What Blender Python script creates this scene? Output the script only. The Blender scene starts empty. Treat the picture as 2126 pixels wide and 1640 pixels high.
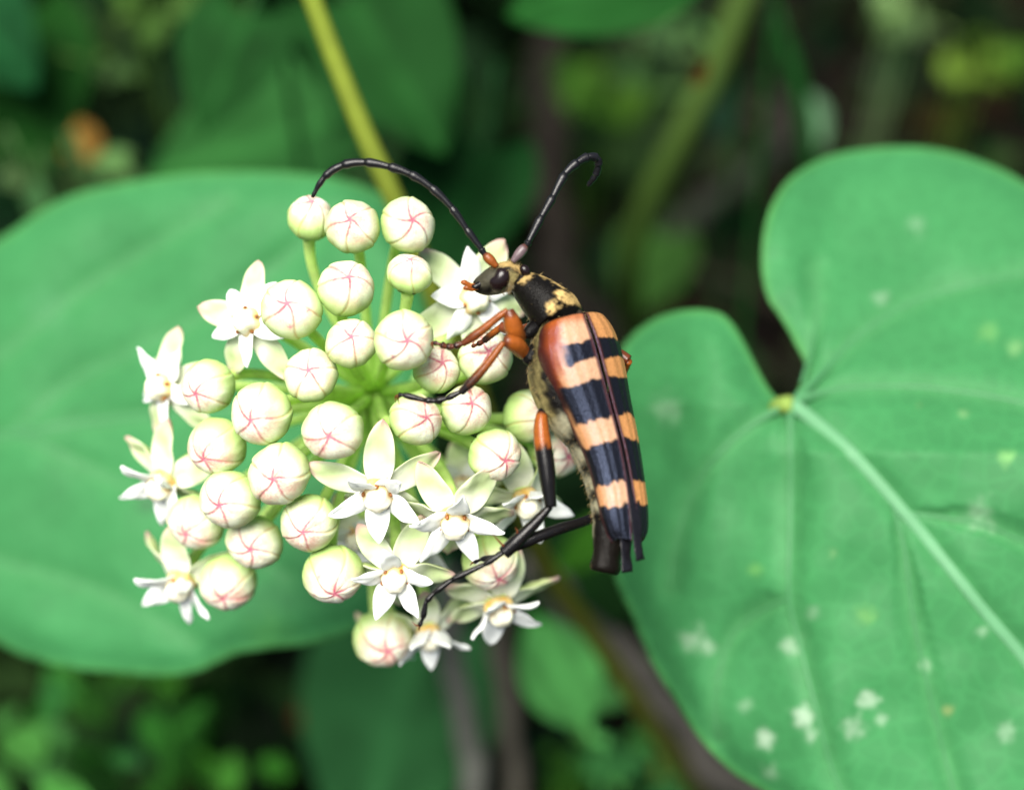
import bpy, bmesh, math, random
import numpy as np
from mathutils import Vector, Matrix, noise
from mathutils.geometry import delaunay_2d_cdt

random.seed(11)
rng = np.random.default_rng(5)
scene = bpy.context.scene
COL = scene.collection
PI = math.pi

# ------------------------------------------------------------------ camera (1 unit = 1 cm)
scene.unit_settings.scale_length = 0.01
PITCH = math.radians(45)
CAM = np.array([0.0, 0.0, 21.0])
F = np.array([0, math.cos(PITCH), -math.sin(PITCH)])      # view direction
U = np.array([0, math.sin(PITCH), math.cos(PITCH)])
R = np.array([1.0, 0, 0])
KPX = 5.6 / 2126 / 8.0                                      # tangent per photo pixel
cam = bpy.data.cameras.new('camera')
cam.sensor_width = 36
cam.lens = 36 * 8 / 5.6
cam.clip_start = 0.05
cam.clip_end = 6000
cam.dof.use_dof = True
cam.dof.focus_distance = 7.72
cam.dof.aperture_fstop = cam.lens * 1e-3 / (2 * 0.145)
co = bpy.data.objects.new('camera', cam)
co.location = CAM
co.rotation_euler = (PI / 2 - PITCH, 0, 0)
COL.objects.link(co)
scene.camera = co

# ------------------------------------------------------------------ sky, sun, exposure
SUN = Vector((-0.18, -0.33, 0.925)).normalized()
world = bpy.data.worlds.new('World')
scene.world = world
world.use_nodes = True
wn = world.node_tree.nodes
wl = world.node_tree.links
bgn = wn.get('Background') or wn.new('ShaderNodeBackground')
sky = wn.new('ShaderNodeTexSky')
sky.sky_type = 'NISHITA'
sky.sun_disc = False
sky.sun_elevation = math.asin(SUN.z)
sky.sun_rotation = math.atan2(SUN.x, SUN.y)
sky.air_density = 1.0
sky.dust_density = 3.0
sky.ozone_density = 1.0
wl.new(sky.outputs[0], bgn.inputs['Color'])
bgn.inputs['Strength'].default_value = 0.05
sl = bpy.data.lights.new('sun', 'SUN')
sl.energy = 4.6
sl.angle = math.radians(40)
sl.color = (1.0, 0.96, 0.885)
so = bpy.data.objects.new('sun', sl)
so.rotation_euler = SUN.to_track_quat('Z', 'Y').to_euler()
so.location = (-10, -10, 60)
COL.objects.link(so)
scene.view_settings.view_transform = 'Standard'
scene.view_settings.look = 'None'
scene.view_settings.gamma = 1
scene.view_settings.use_curve_mapping = False
scene.view_settings.exposure = 1.2


# ------------------------------------------------------------------ helpers
def P(px, py, d):
    """World point seen at photo pixel (px, py) at depth d (cm)."""
    return CAM + F * d + R * ((px - 1063) * KPX * d) - U * ((py - 820) * KPX * d)


def W(v):
    """camera-axes vector (right, up, towards) to world"""
    return R * v[0] + U * v[1] - F * v[2]


def nrm(v):
    v = np.asarray(v, float)
    return v / max(1e-9, np.linalg.norm(v))


MW = {}


def obj(name, mesh, parent=None, mw=None, mat=None, smooth=True):
    o = bpy.data.objects.new(name, mesh)
    COL.objects.link(o)
    mw = mw or Matrix()
    if mesh is not None:
        if mat is not None and len(mesh.materials) == 0:
            mesh.materials.append(mat)
    if parent is not None:
        o.parent = parent
        o.matrix_parent_inverse = MW[parent.name].inverted()
    o.matrix_basis = mw
    MW[o.name] = mw.copy()
    return o


def tag(o, label=None, cat=None, group=None, kind=None):
    if label: o['label'] = label
    if cat: o['category'] = cat
    if group: o['group'] = group
    if kind: o['kind'] = kind
    return o


def thing(name, loc, label, cat, group=None):
    o = obj(name, None, None, Matrix.Translation(Vector(loc)))
    o.empty_display_size = 0.1
    return tag(o, label, cat, group)


def mesh_from(name, V, Fc, col=None, smooth=True):
    me = bpy.data.meshes.new(name)
    me.from_pydata([tuple(map(float, v)) for v in V], [], [tuple(int(i) for i in f) for f in Fc])
    if smooth:
        me.polygons.foreach_set('use_smooth', [True] * len(me.polygons))
    if col is not None:
        a = me.color_attributes.new('Col', 'FLOAT_COLOR', 'POINT')
        c = np.ones((len(V), 4), np.float32)
        c[:, :3] = np.asarray(col, np.float32)[:, :3]
        a.data.foreach_set('color', c.ravel())
    me.update()
    return me


def spline(pts, m):
    """Catmull-Rom through pts (n x k), m samples"""
    p = np.asarray(pts, float)
    n = len(p)
    q = np.vstack([2 * p[0] - p[1], p, 2 * p[-1] - p[-2]])
    t = np.linspace(0, n - 1 - 1e-9, m)
    i = t.astype(int)
    f = (t - i)[:, None]
    a, b, c, d = q[i], q[i + 1], q[i + 2], q[i + 3]
    return 0.5 * (2 * b + (c - a) * f + (2 * a - 5 * b + 4 * c - d) * f ** 2 + (3 * b - a - 3 * c + d) * f ** 3)


def closed_spline(pts, step):
    p = np.asarray(pts, float)
    n = len(p)
    out = []
    for i in range(n):
        a, b, c, d = p[i - 1], p[i], p[(i + 1) % n], p[(i + 2) % n]
        k = max(1, int(np.linalg.norm(c - b) / step))
        for j in range(k):
            f = j / k
            out.append(0.5 * (2 * b + (c - a) * f + (2 * a - 5 * b + 4 * c - d) * f ** 2 + (3 * b - a - 3 * c + d) * f ** 3))
    return np.array(out)


def loft(C, X, Y, a, b, n=14, power=1.0):
    """closed loft: ring k = C + a cos X + b sin Y.  returns V, F, ring index, angle"""
    C = np.asarray(C, float); m = len(C)
    ang = np.linspace(0, 2 * PI, n, endpoint=False)
    ca = np.sign(np.cos(ang)) * np.abs(np.cos(ang)) ** power
    sa = np.sign(np.sin(ang)) * np.abs(np.sin(ang)) ** power
    a = np.broadcast_to(np.asarray(a, float), (m,)); b = np.broadcast_to(np.asarray(b, float), (m,))
    X = np.broadcast_to(np.asarray(X, float), (m, 3)); Y = np.broadcast_to(np.asarray(Y, float), (m, 3))
    V = C[:, None, :] + (a[:, None] * ca)[:, :, None] * X[:, None, :] + (b[:, None] * sa)[:, :, None] * Y[:, None, :]
    V = V.reshape(-1, 3)
    Fc = []
    for i in range(m - 1):
        for k in range(n):
            k2 = (k + 1) % n
            Fc.append((i * n + k, i * n + k2, (i + 1) * n + k2, (i + 1) * n + k))
    Fc.append(tuple(range(n - 1, -1, -1)))
    Fc.append(tuple(range((m - 1) * n, m * n)))
    ri = np.repeat(np.arange(m), n)
    an = np.tile(ang, m)
    return V, Fc, ri, an


def frames(C):
    C = np.asarray(C, float)
    T = np.gradient(C, axis=0)
    T /= np.linalg.norm(T, axis=1)[:, None] + 1e-12
    ref = np.array([0, 0, 1.0]) if abs(T[0][2]) < 0.9 else np.array([1.0, 0, 0])
    X = np.zeros_like(C)
    x = nrm(np.cross(ref, T[0]))
    for i in range(len(C)):
        x = nrm(x - T[i] * np.dot(x, T[i]))
        X[i] = x
    return X, np.cross(T, X)


def tube(C, r, n=10):
    X, Y = frames(C)
    return loft(C, X, Y, r, r, n)


def lathe(prof, n=20, lobes=0, amp=0.0):
    """prof: list of (r, z); surface of revolution about Z"""
    V, Fc = [], []
    ang = np.linspace(0, 2 * PI, n, endpoint=False)
    for (r, z) in prof:
        for a in ang:
            rr = r * (1 + amp * math.cos(lobes * a))
            V.append((rr * math.cos(a), rr * math.sin(a), z))
    for i in range(len(prof) - 1):
        for k in range(n):
            k2 = (k + 1) % n
            Fc.append((i * n + k, i * n + k2, (i + 1) * n + k2, (i + 1) * n + k))
    Fc.append(tuple(range(n - 1, -1, -1)))
    Fc.append(tuple(range((len(prof) - 1) * n, len(prof) * n)))
    return np.array(V), Fc


def mix(a, b, t):
    t = np.clip(np.asarray(t, float), 0, 1)
    if t.ndim == 0:
        return np.asarray(a) * (1 - t) + np.asarray(b) * t
    return np.asarray(a) * (1 - t[:, None]) + np.asarray(b) * t[:, None]


def sstep(a, b, x):
    t = np.clip((np.asarray(x, float) - a) / (b - a), 0, 1)
    return t * t * (3 - 2 * t)


def nz(V, s, seed=0.0):
    return np.array([noise.noise((float(v[0]) * s + seed, float(v[1]) * s - seed, float(v[2]) * s + 2 * seed)) for v in V])


def basis(z, xhint):
    z = nrm(z)
    x = nrm(np.asarray(xhint) - z * np.dot(xhint, z))
    y = np.cross(z, x)
    return x, y, z


def mat4(x, y, z, loc, s=1.0):
    return Matrix(((x[0] * s, y[0] * s, z[0] * s, loc[0]), (x[1] * s, y[1] * s, z[1] * s, loc[1]), (x[2] * s, y[2] * s, z[2] * s, loc[2]), (0, 0, 0, 1)))


# ------------------------------------------------------------------ materials
def material(name, color=None, rough=0.5, spec=0.5, trans=0.0, trans_col=None, vcol=False, nscale=20, namp=0.15, bump=0.0, bscale=60,
             sss=0.0, sheen=0.0, bdist=0.01, coat=0.0, voro=0.0, vscale=30, tint=None):
    m = bpy.data.materials.new(name)
    m.use_nodes = True
    nt = m.node_tree
    N, L = nt.nodes, nt.links
    out = N['Material Output']
    b = N['Principled BSDF']
    tc = N.new('ShaderNodeTexCoord')
    if vcol:
        src = N.new('ShaderNodeVertexColor'); src.layer_name = 'Col'
        c = src.outputs['Color']
    else:
        src = N.new('ShaderNodeRGB'); src.outputs[0].default_value = (*color, 1)
        c = src.outputs[0]
    if namp > 0:
        n1 = N.new('ShaderNodeTexNoise'); n1.inputs['Scale'].default_value = nscale; n1.inputs['Detail'].default_value = 5
        L.new(tc.outputs['Object'], n1.inputs['Vector'])
        mr = N.new('ShaderNodeMapRange')
        mr.inputs['From Min'].default_value = 0.25; mr.inputs['From Max'].default_value = 0.75
        mr.inputs['To Min'].default_value = 1 - namp; mr.inputs['To Max'].default_value = 1 + namp
        L.new(n1.outputs['Fac'], mr.inputs['Value'])
        mx = N.new('ShaderNodeVectorMath'); mx.operation = 'SCALE'
        L.new(c, mx.inputs[0]); L.new(mr.outputs[0], mx.inputs['Scale'])
        c = mx.outputs[0]
    if voro > 0:      # fine vein network
        v = N.new('ShaderNodeTexVoronoi'); v.feature = 'DISTANCE_TO_EDGE'; v.inputs['Scale'].default_value = vscale
        nd = N.new('ShaderNodeTexNoise'); nd.inputs['Scale'].default_value = vscale * 0.6
        add = N.new('ShaderNodeVectorMath'); add.operation = 'MULTIPLY_ADD'
        add.inputs[1].default_value = (0.04, 0.04, 0.04)
        L.new(tc.outputs['Object'], nd.inputs['Vector'])
        L.new(nd.outputs['Color'], add.inputs[0]); L.new(tc.outputs['Object'], add.inputs[2])
        L.new(add.outputs[0], v.inputs['Vector'])
        mr2 = N.new('ShaderNodeMapRange'); mr2.inputs['From Max'].default_value = 0.10
        mr2.inputs['To Min'].default_value = 1 + voro; mr2.inputs['To Max'].default_value = 1.0
        L.new(v.outputs['Distance'], mr2.inputs['Value'])
        mx2 = N.new('ShaderNodeVectorMath'); mx2.operation = 'SCALE'
        L.new(c, mx2.inputs[0]); L.new(mr2.outputs[0], mx2.inputs['Scale'])
        c = mx2.outputs[0]
    L.new(c, b.inputs['Base Color'])
    b.inputs['Roughness'].default_value = rough
    b.inputs['Specular IOR Level'].default_value = spec
    if coat:
        b.inputs['Coat Weight'].default_value = coat
        b.inputs['Coat Roughness'].default_value = 0.15
    if sss > 0:
        b.inputs['Subsurface Weight'].default_value = sss
        b.inputs['Subsurface Radius'].default_value = (0.06, 0.06, 0.03)
        b.inputs['Subsurface Scale'].default_value = 1.0
    if sheen > 0:
        b.inputs['Sheen Weight'].default_value = sheen
        b.inputs['Sheen Roughness'].default_value = 0.4
        if tint: b.inputs['Sheen Tint'].default_value = (*tint, 1)
    if bump > 0:
        n2 = N.new('ShaderNodeTexNoise'); n2.inputs['Scale'].default_value = bscale; n2.inputs['Detail'].default_value = 4
        L.new(tc.outputs['Object'], n2.inputs['Vector'])
        bp = N.new('ShaderNodeBump'); bp.inputs['Strength'].default_value = bump; bp.inputs['Distance'].default_value = bdist
        L.new(n2.outputs['Fac'], bp.inputs['Height'])
        L.new(bp.outputs[0], b.inputs['Normal'])
    if trans > 0:
        t = N.new('ShaderNodeBsdfTranslucent')
        if trans_col is not None:
            t.inputs['Color'].default_value = (*trans_col, 1)
        else:
            L.new(c, t.inputs['Color'])
        ms = N.new('ShaderNodeMixShader'); ms.inputs[0].default_value = trans
        L.new(b.outputs[0], ms.inputs[1]); L.new(t.outputs[0], ms.inputs[2])
        L.new(ms.outputs[0], out.inputs['Surface'])
    return m


M_BUD = material('bud_skin', vcol=True, rough=0.5, spec=0.35, sss=0.25, namp=0.06, nscale=14, bump=0.25, bscale=30, bdist=0.02)
M_PETAL = material('petal_green', vcol=True, rough=0.55, spec=0.3, trans=0.3, namp=0.07, nscale=25, bump=0.2, bscale=120, bdist=0.004)
M_CORONA = material('petal_white', color=(0.86, 0.88, 0.86), rough=0.5, spec=0.3, trans=0.35, namp=0.03, nscale=30, bump=0.15, bscale=90, bdist=0.004)
M_COLUMN = material('flower_column', vcol=True, rough=0.4, spec=0.45, sss=0.2, namp=0.06, nscale=60)
M_ANTHER = material('anther_mark', color=(0.22, 0.075, 0.012), rough=0.5, namp=0.4, nscale=80)
M_PEDICEL = material('pedicel_green', color=(0.72, 0.92, 0.32), rough=0.5, spec=0.12, trans=0.5, namp=0.18, nscale=9, bump=0.2, bscale=120, bdist=0.004)
M_SEPAL = material('sepal_green', color=(0.30, 0.40, 0.12), rough=0.55, namp=0.2, nscale=30)
M_BODY = material('beetle_cuticle', vcol=True, rough=0.30, spec=0.075, namp=0.25, nscale=45, bump=0.8, bscale=110, bdist=0.006)
M_ELYTRA = material('elytra_shell', vcol=True, rough=0.33, spec=0.42, namp=0.22, nscale=95, bump=0.8, bscale=100, bdist=0.005, )
M_LEG = material('leg_cuticle', vcol=True, rough=0.24, spec=0.24, namp=0.2, nscale=40, bump=0.35, bscale=150, bdist=0.004)
M_ELYTRA.node_tree.nodes['Principled BSDF'].inputs['Specular Tint'].default_value = (0.50, 0.62, 1.0, 1)  # bluish sheen of the sky put in by tinting the highlights
M_EYE = material('compound_eye', color=(0.008, 0.004, 0.004), rough=0.26, spec=0.35, namp=0.2, nscale=30, bump=0.3, bscale=350, bdist=0.001)
M_ANT = material('antenna_black', vcol=True, rough=0.35, spec=0.35, namp=0.2, nscale=50, bump=0.4, bscale=160, bdist=0.003)
M_WING = material('hind_wing_membrane', color=(0.005, 0.0045, 0.006), rough=0.3, spec=0.4, trans=0.03, namp=0.3, nscale=30, bump=0.5, bscale=60, bdist=0.006)
M_HAIR = material('fine_hair', color=(0.45, 0.33, 0.14), rough=0.5, trans=0.3, namp=0)
M_LEAFL = material('leaf_soft', vcol=True, rough=0.6, spec=0.12, trans=0.22, namp=0.06, nscale=1.6, bump=0.12, bscale=5, bdist=0.05, voro=0.10, vscale=5)
M_LEAFR = material('leaf_veined', vcol=True, rough=0.58, spec=0.16, trans=0.22, namp=0.05, nscale=2.2, bump=0.16, bscale=6, bdist=0.04, voro=0.13, vscale=7)
M_VEIN = material('leaf_vein', color=(0.048, 0.185, 0.070), rough=0.55, spec=0.25, trans=0.2, namp=0.1, nscale=6)
M_MIDRIB = material('leaf_midrib', color=(0.100, 0.270, 0.130), rough=0.55, spec=0.25, trans=0.2, namp=0.08, nscale=6)
M_STEM = material('vine_stem_skin', vcol=True, rough=0.6, spec=0.1, namp=0.15, nscale=7, bump=0.3, bscale=30, bdist=0.01)
M_BGLEAF = material('undergrowth_leaf', vcol=True, rough=0.7, spec=0.03, trans=0.2, namp=0.25, nscale=1.2, bump=0.3, bscale=4, bdist=0.05)
M_DEAD = material('dead_leaf', vcol=True, rough=0.8, spec=0.03, trans=0.1, namp=0.3, nscale=3, bump=0.5, bscale=8, bdist=0.05)
M_TWIG = material('dry_stalk', vcol=True, rough=0.85, spec=0.05, namp=0.3, nscale=4, bump=0.6, bscale=20, bdist=0.03)


def soil_material():
    m = bpy.data.materials.new('forest_soil')
    m.use_nodes = True
    N, L = m.node_tree.nodes, m.node_tree.links
    b = N['Principled BSDF']
    tc = N.new('ShaderNodeTexCoord')
    n1 = N.new('ShaderNodeTexNoise'); n1.inputs['Scale'].default_value = 0.35; n1.inputs['Detail'].default_value = 8
    n2 = N.new('ShaderNodeTexNoise'); n2.inputs['Scale'].default_value = 1.7; n2.inputs['Detail'].default_value = 10
    L.new(tc.outputs['Object'], n1.inputs['Vector']); L.new(tc.outputs['Object'], n2.inputs['Vector'])
    r1 = N.new('ShaderNodeValToRGB')
    e = r1.color_ramp.elements
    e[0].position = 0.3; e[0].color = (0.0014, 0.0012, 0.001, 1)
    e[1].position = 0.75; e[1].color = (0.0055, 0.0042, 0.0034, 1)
    r2 = N.new('ShaderNodeValToRGB')
    e = r2.color_ramp.elements
    e[0].position = 0.52; e[0].color = (0, 0, 0, 1)
    e[1].position = 0.68; e[1].color = (1, 1, 1, 1)
    L.new(n2.outputs['Fac'], r1.inputs[0]); L.new(n1.outputs['Fac'], r2.inputs[0])
    mx = N.new('ShaderNodeMix'); mx.data_type = 'RGBA'
    L.new(r2.outputs[0], mx.inputs[0]); L.new(r1.outputs[0], mx.inputs[6])
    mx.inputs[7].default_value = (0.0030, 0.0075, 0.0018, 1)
    L.new(mx.outputs[2], b.inputs['Base Color'])
    b.inputs['Roughness'].default_value = 0.95
    b.inputs['Specular IOR Level'].default_value = 0.03
    bp = N.new('ShaderNodeBump'); bp.inputs['Strength'].default_value = 0.8; bp.inputs['Distance'].default_value = 0.3
    L.new(n2.outputs['Fac'], bp.inputs['Height']); L.new(bp.outputs[0], b.inputs['Normal'])
    return m


# ------------------------------------------------------------------ ground
def build_ground():
    def axis(c, near, step, far):
        a = list(np.arange(c - near, c + near + 1e-6, step))
        s, x = step, c + near
        ext = []
        while x < c + far:
            s *= 1.6; x += s; ext.append(x)
        return np.array([2 * c - e for e in ext[::-1]] + a + ext)
    xs = axis(0, 34, 1.0, 3000); ys = axis(24, 34, 1.0, 3000)
    V = []
    for y in ys:
        for x in xs:
            h = 0.9 * noise.noise((x * 0.11, y * 0.11, 0)) + 0.45 * noise.noise((x * 0.4, y * 0.4, 3)) + 0.2 * noise.noise((x * 1.1, y * 1.1, 7))
            V.append((x, y, h - 0.3))
    n = len(xs)
    Fc = [(j * n + i, j * n + i + 1, (j + 1) * n + i + 1, (j + 1) * n + i) for j in range(len(ys) - 1) for i in range(n - 1)]
    o = obj('forest_floor', mesh_from('forest_floor', V, Fc), mat=soil_material())
    tag(o, 'dark forest soil with patches of moss', None, None, 'structure')


build_ground()


# ------------------------------------------------------------------ leaves of every kind
def leaf_shape(kind, nu=14, nv=8):
    """unit leaf along +X, base at origin; returns (u, v) grid -> xyz and half-widths"""
    us = np.linspace(0, 1, nu)
    if kind == 'heart':
        hw = 0.46 * np.sin(PI * np.clip(us * 0.93 + 0.07, 0, 1) ** 0.62) ** 0.8
    elif kind == 'oval':
        hw = 0.33 * np.sin(PI * us ** 0.85) ** 0.8
    elif kind == 'blade':
        hw = 0.055 * np.sin(PI * np.clip(us * 0.9 + 0.1, 0, 1)) ** 0.6
    else:
        hw = 0.24 * np.sin(PI * us ** 0.8) ** 0.9
    hw[0] = max(hw[0], 0.004); hw[-1] = 0.004
    return us, hw


def leaf_mesh(name, kind, size, color, seed, bend=0.25, fold=0.25, wave=0.05, nu=14, nv=9, th=0.012, edge=None):
    us, hw = leaf_shape(kind, nu)
    vs = np.linspace(-1, 1, nv)
    V, C = [], []
    for side in (1, -1):
        for i, u in enumerate(us):
            for v in vs:
                y = hw[i] * v
                x = u
                if kind == 'heart':                        # lobes swing back past the petiole
                    x -= 0.16 * (v * v) * (1 - u) ** 4
                z = -bend * u * u + fold * abs(y) + wave * noise.noise((u * 3 + seed, v * 2, seed)) - 0.25 * y * y
                z += side * th * 0.5 / size * (1 - abs(v) ** 6)
                V.append((x * size, y * size, z * size))
                k = 1 + 0.35 * noise.noise((u * 4 - seed, v * 3, seed * 2))
                vein = math.exp(-(y / 0.022) ** 2)
                c = np.array(color) * k
                c = c * (1 + 0.5 * vein)
                if edge is not None and abs(v) > 0.8:
                    c = mix(c, np.array(edge), (abs(v) - 0.8) * 3)
                C.append(c)
    Fc = []
    o2 = nu * nv
    for i in range(nu - 1):
        for k in range(nv - 1):
            a = i * nv + k
            Fc.append((a, a + nv, a + nv + 1, a + 1))
            Fc.append((o2 + a, o2 + a + 1, o2 + a + nv + 1, o2 + a + nv))
    for i in range(nu - 1):
        for k in (0, nv - 1):
            a = i * nv + k
            f = (a, a + nv, o2 + a + nv, o2 + a)
            Fc.append(f if k else f[::-1])
    for k in range(nv - 1):
        for i in (0, nu - 1):
            a = i * nv + k
            f = (a, a + 1, o2 + a + 1, o2 + a)
            Fc.append(f if not i else f[::-1])
    return mesh_from(name, V, Fc, np.clip(C, 0.001, 1))


def low_leaf(name, label, cat, px, py, d, size_px, ang, color, kind='heart', lean=0.5, mat=None, group=None, stalk=True, bend=0.25, edge=None, roll=0.0):
    """a leaf of the undergrowth: blade centred on the place seen at (px,py), d; its petiole bends down to the soil"""
    size = size_px * KPX * d
    n = nrm(np.array([0, 0, 1.0]) * (1 - lean) - F * lean + R * roll)
    dirv = nrm(W((math.cos(math.radians(ang)), math.sin(math.radians(ang)), 0)))
    x, y, z = basis(n, dirv)
    base = P(px, py, d) - x * size * 0.45
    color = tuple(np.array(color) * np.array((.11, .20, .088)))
    root = thing(name, base, label, cat, group)
    me = leaf_mesh('blade', kind, size, color, random.random() * 50, bend=bend, nu=18, nv=11, edge=edge)
    obj('blade', me, root, mat4(x, y, z, base), mat or M_BGLEAF)
    if stalk:
        foot = np.array([base[0] - x[0] * 1.0 + random.uniform(-.5, .5), base[1] + random.uniform(0, 1.5), -0.4])
        mid = base - x * size * 0.35 + np.array([0, 0.3, -0.5])
        C = spline([base + x * 0.02 * size, base - x * size * 0.14, mid, foot], 16)
        V, Fc, ri, an = tube(C, 0.045, 8)
        obj('petiole', mesh_from('petiole', V, Fc, np.tile(np.array(color) * 1.3, (len(V), 1))), root, None, M_STEM)
    return root


def tuft(label, px, py, d, size_px, color):
    """a clump of little leaves on short stalks rooted in the soil"""
    s_ = size_px * KPX * d
    c = P(px, py, d)
    root = thing('seedling', c, label, 'seedling', 'little leafy tufts')
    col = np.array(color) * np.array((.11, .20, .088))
    foot = np.array([c[0], c[1] + .6, -.5])
    for k in range(11):
        off = np.array([random.gauss(0, .36), random.gauss(0, .34), random.gauss(0, .22)]) * s_
        n = nrm(np.array([0, -.35, .9]) + np.array([random.gauss(0, .4) for _ in range(3)]))
        x, y, z = basis(n, nrm(np.array([random.gauss(0, 1), random.gauss(0, 1), .1])))
        L = s_ * random.uniform(.32, .62)
        me = leaf_mesh('leaf', random.choice(['oval', 'oval', 'lance', 'heart']), L, tuple(col * random.uniform(.45, 1.45) * np.array((random.uniform(.8, 1.25), 1, random.uniform(.8, 1.2)))), random.random() * 50, nu=9, nv=7)
        obj('leaf', me, root, mat4(x, y, z, c + off - x * L * .4), M_BGLEAF)
        if k < 4:
            Cc = spline([c + off - x * L * .4, c + off * .6 - np.array([0, 0, .3 * s_]), foot], 10)
            V, Fc, ri, an = tube(Cc, .03, 6)
            obj('stalk', mesh_from('stalk', V, Fc, np.tile(col, (len(V), 1))), root, None, M_STEM)
    return root


def veined_leaf(name, label, outline, depth, veins, color, mat, step, spots=(), petiole=None, midcol=None):
    base = P(*outline[0], depth(*outline[0]))
    root = thing(name, base, label, 'leaf', 'large heart-shaped leaves')
    ol = closed_spline(outline, step)
    lo, hi = ol.min(0), ol.max(0)
    pts = [tuple(p) for p in ol]
    n = len(pts)
    def inside(q):
        x, y = q[:, 0], q[:, 1]
        c = np.zeros(len(q), bool)
        a = ol; b = np.roll(ol, -1, 0)
        for (x1, y1), (x2, y2) in zip(a, b):
            if y1 == y2: continue
            c ^= ((y1 > y) != (y2 > y)) & (x < (x2 - x1) * (y - y1) / (y2 - y1) + x1)
        return c
    gx = np.arange(lo[0], hi[0], step)
    gy = np.arange(lo[1], hi[1], step * 0.866)
    G = np.array([(x + (step / 2 if j % 2 else 0), y) for j, y in enumerate(gy) for x in gx])
    G = G[inside(G)]
    # drop grid points hugging the outline
    keep = np.ones(len(G), bool)
    for s in range(0, len(G), 2000):
        dd = ((G[s:s + 2000, None, :] - ol[None, :, :]) ** 2).sum(2).min(1)
        keep[s:s + 2000] = dd > (step * 0.6) ** 2
    G = G[keep]
    allp = [Vector(p) for p in pts] + [Vector(p) for p in G]
    res = delaunay_2d_cdt(allp, [(i, (i + 1) % n) for i in range(n)], [], 1, 1e-4)
    pv = np.array([(p.x, p.y) for p in res[0]])
    tri = [f for f in res[2]]
    # distance to veins and to the rim
    vd = np.full(len(pv), 1e9); vw = np.zeros(len(pv))
    for (pl, w0, w1) in veins:
        s = spline(pl, 90)
        dd = np.sqrt(((pv[:, None, :] - s[None]) ** 2).sum(2))
        i = dd.argmin(1); dm = dd.min(1)
        w = w0 + (w1 - w0) * i / 89
        rel = dm / w
        upd = rel < vd
        vd[upd] = rel[upd]; vw[upd] = w[upd]
    rim = np.full(len(pv), 1e9)
    for s in range(0, len(pv), 2000):
        rim[s:s + 2000] = np.sqrt(((pv[s:s + 2000, None, :] - ol[None]) ** 2).sum(2).min(1))
    dist_px = vd * vw
    D = np.array([depth(x, y) for x, y in pv])
    q3 = np.c_[pv / 100.0, np.zeros(len(pv))]
    wav = nz(q3, 0.55, 3.1) * 0.07 + nz(q3, 1.5, 1.7) * 0.012
    D = D + wav + 0.05 * np.exp(-(dist_px / 28.0) ** 2) + 0.12 * np.exp(-(rim / 40.0) ** 2)
    V = np.array([P(x, y, d) for (x, y), d in zip(pv, D)])
    tone = 1 + 0.10 * nz(q3, 0.7, 9.3) + 0.05 * nz(q3, 3.0, 2.2)
    C = np.array(color)[None, :] * tone[:, None]
    C = mix(C, np.array(color) * np.array([1.7, 1.25, 1.35]), 0.5 * np.exp(-(dist_px / 20.0) ** 2))
    C = mix(C, np.array(color) * np.array([1.9, 1.25, 0.8]), 0.6 * np.exp(-(rim / 9.0) ** 2))
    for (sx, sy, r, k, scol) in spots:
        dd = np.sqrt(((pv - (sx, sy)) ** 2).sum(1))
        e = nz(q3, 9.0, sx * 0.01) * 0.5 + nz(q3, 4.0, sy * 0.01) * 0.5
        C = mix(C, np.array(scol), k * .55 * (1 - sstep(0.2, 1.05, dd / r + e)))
    a, b, c = V[tri[0][0]], V[tri[0][1]], V[tri[0][2]]
    if np.dot(np.cross(b - a, c - a), F) > 0:
        tri = [tuple(reversed(f)) for f in tri]
    me = mesh_from('blade', V, tri, np.clip(C, 0.002, 1))
    bl = obj('blade', me, root, None, mat)
    md = bl.modifiers.new('thickness', 'SOLIDIFY'); md.thickness = 0.02; md.offset = -1
    for j, (pl, w0, w1) in enumerate(veins):
        s = spline(pl, 60)
        dv = np.array([depth(x, y) for x, y in s])
        qq = np.c_[s / 100.0, np.zeros(len(s))]
        dv = dv + nz(qq, 0.55, 3.1) * 0.07 + nz(qq, 1.5, 1.7) * 0.012 + 0.045
        Cc = np.array([P(x, y, d) for (x, y), d in zip(s, dv)])
        rad = np.linspace(w0, w1, 60) * KPX * 9.3
        X, Y = frames(Cc)
        up = -F
        Tn = np.gradient(Cc, axis=0); Tn /= np.linalg.norm(Tn, axis=1)[:, None]
        X = np.cross(Tn, up); X /= np.linalg.norm(X, axis=1)[:, None]
        Y = np.cross(X, Tn)
        Vv, Fv, ri, an = loft(Cc, X, Y, rad * .75, rad * 0.22, 10)
        obj('midrib' if j == 0 else 'vein', mesh_from('vein', Vv, Fv), root, None, M_MIDRIB if (j == 0 and midcol) else M_VEIN)
    if petiole is not None:
        Cc = spline([P(*q) for q in petiole], 40)
        Vp, Fp, ri, an = tube(Cc, np.linspace(0.055, 0.075, 40), 10)
        obj('petiole', mesh_from('petiole', Vp, Fp, np.tile((0.16, 0.24, 0.05), (len(Vp), 1))), root, None, M_STEM)
    return root


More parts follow.
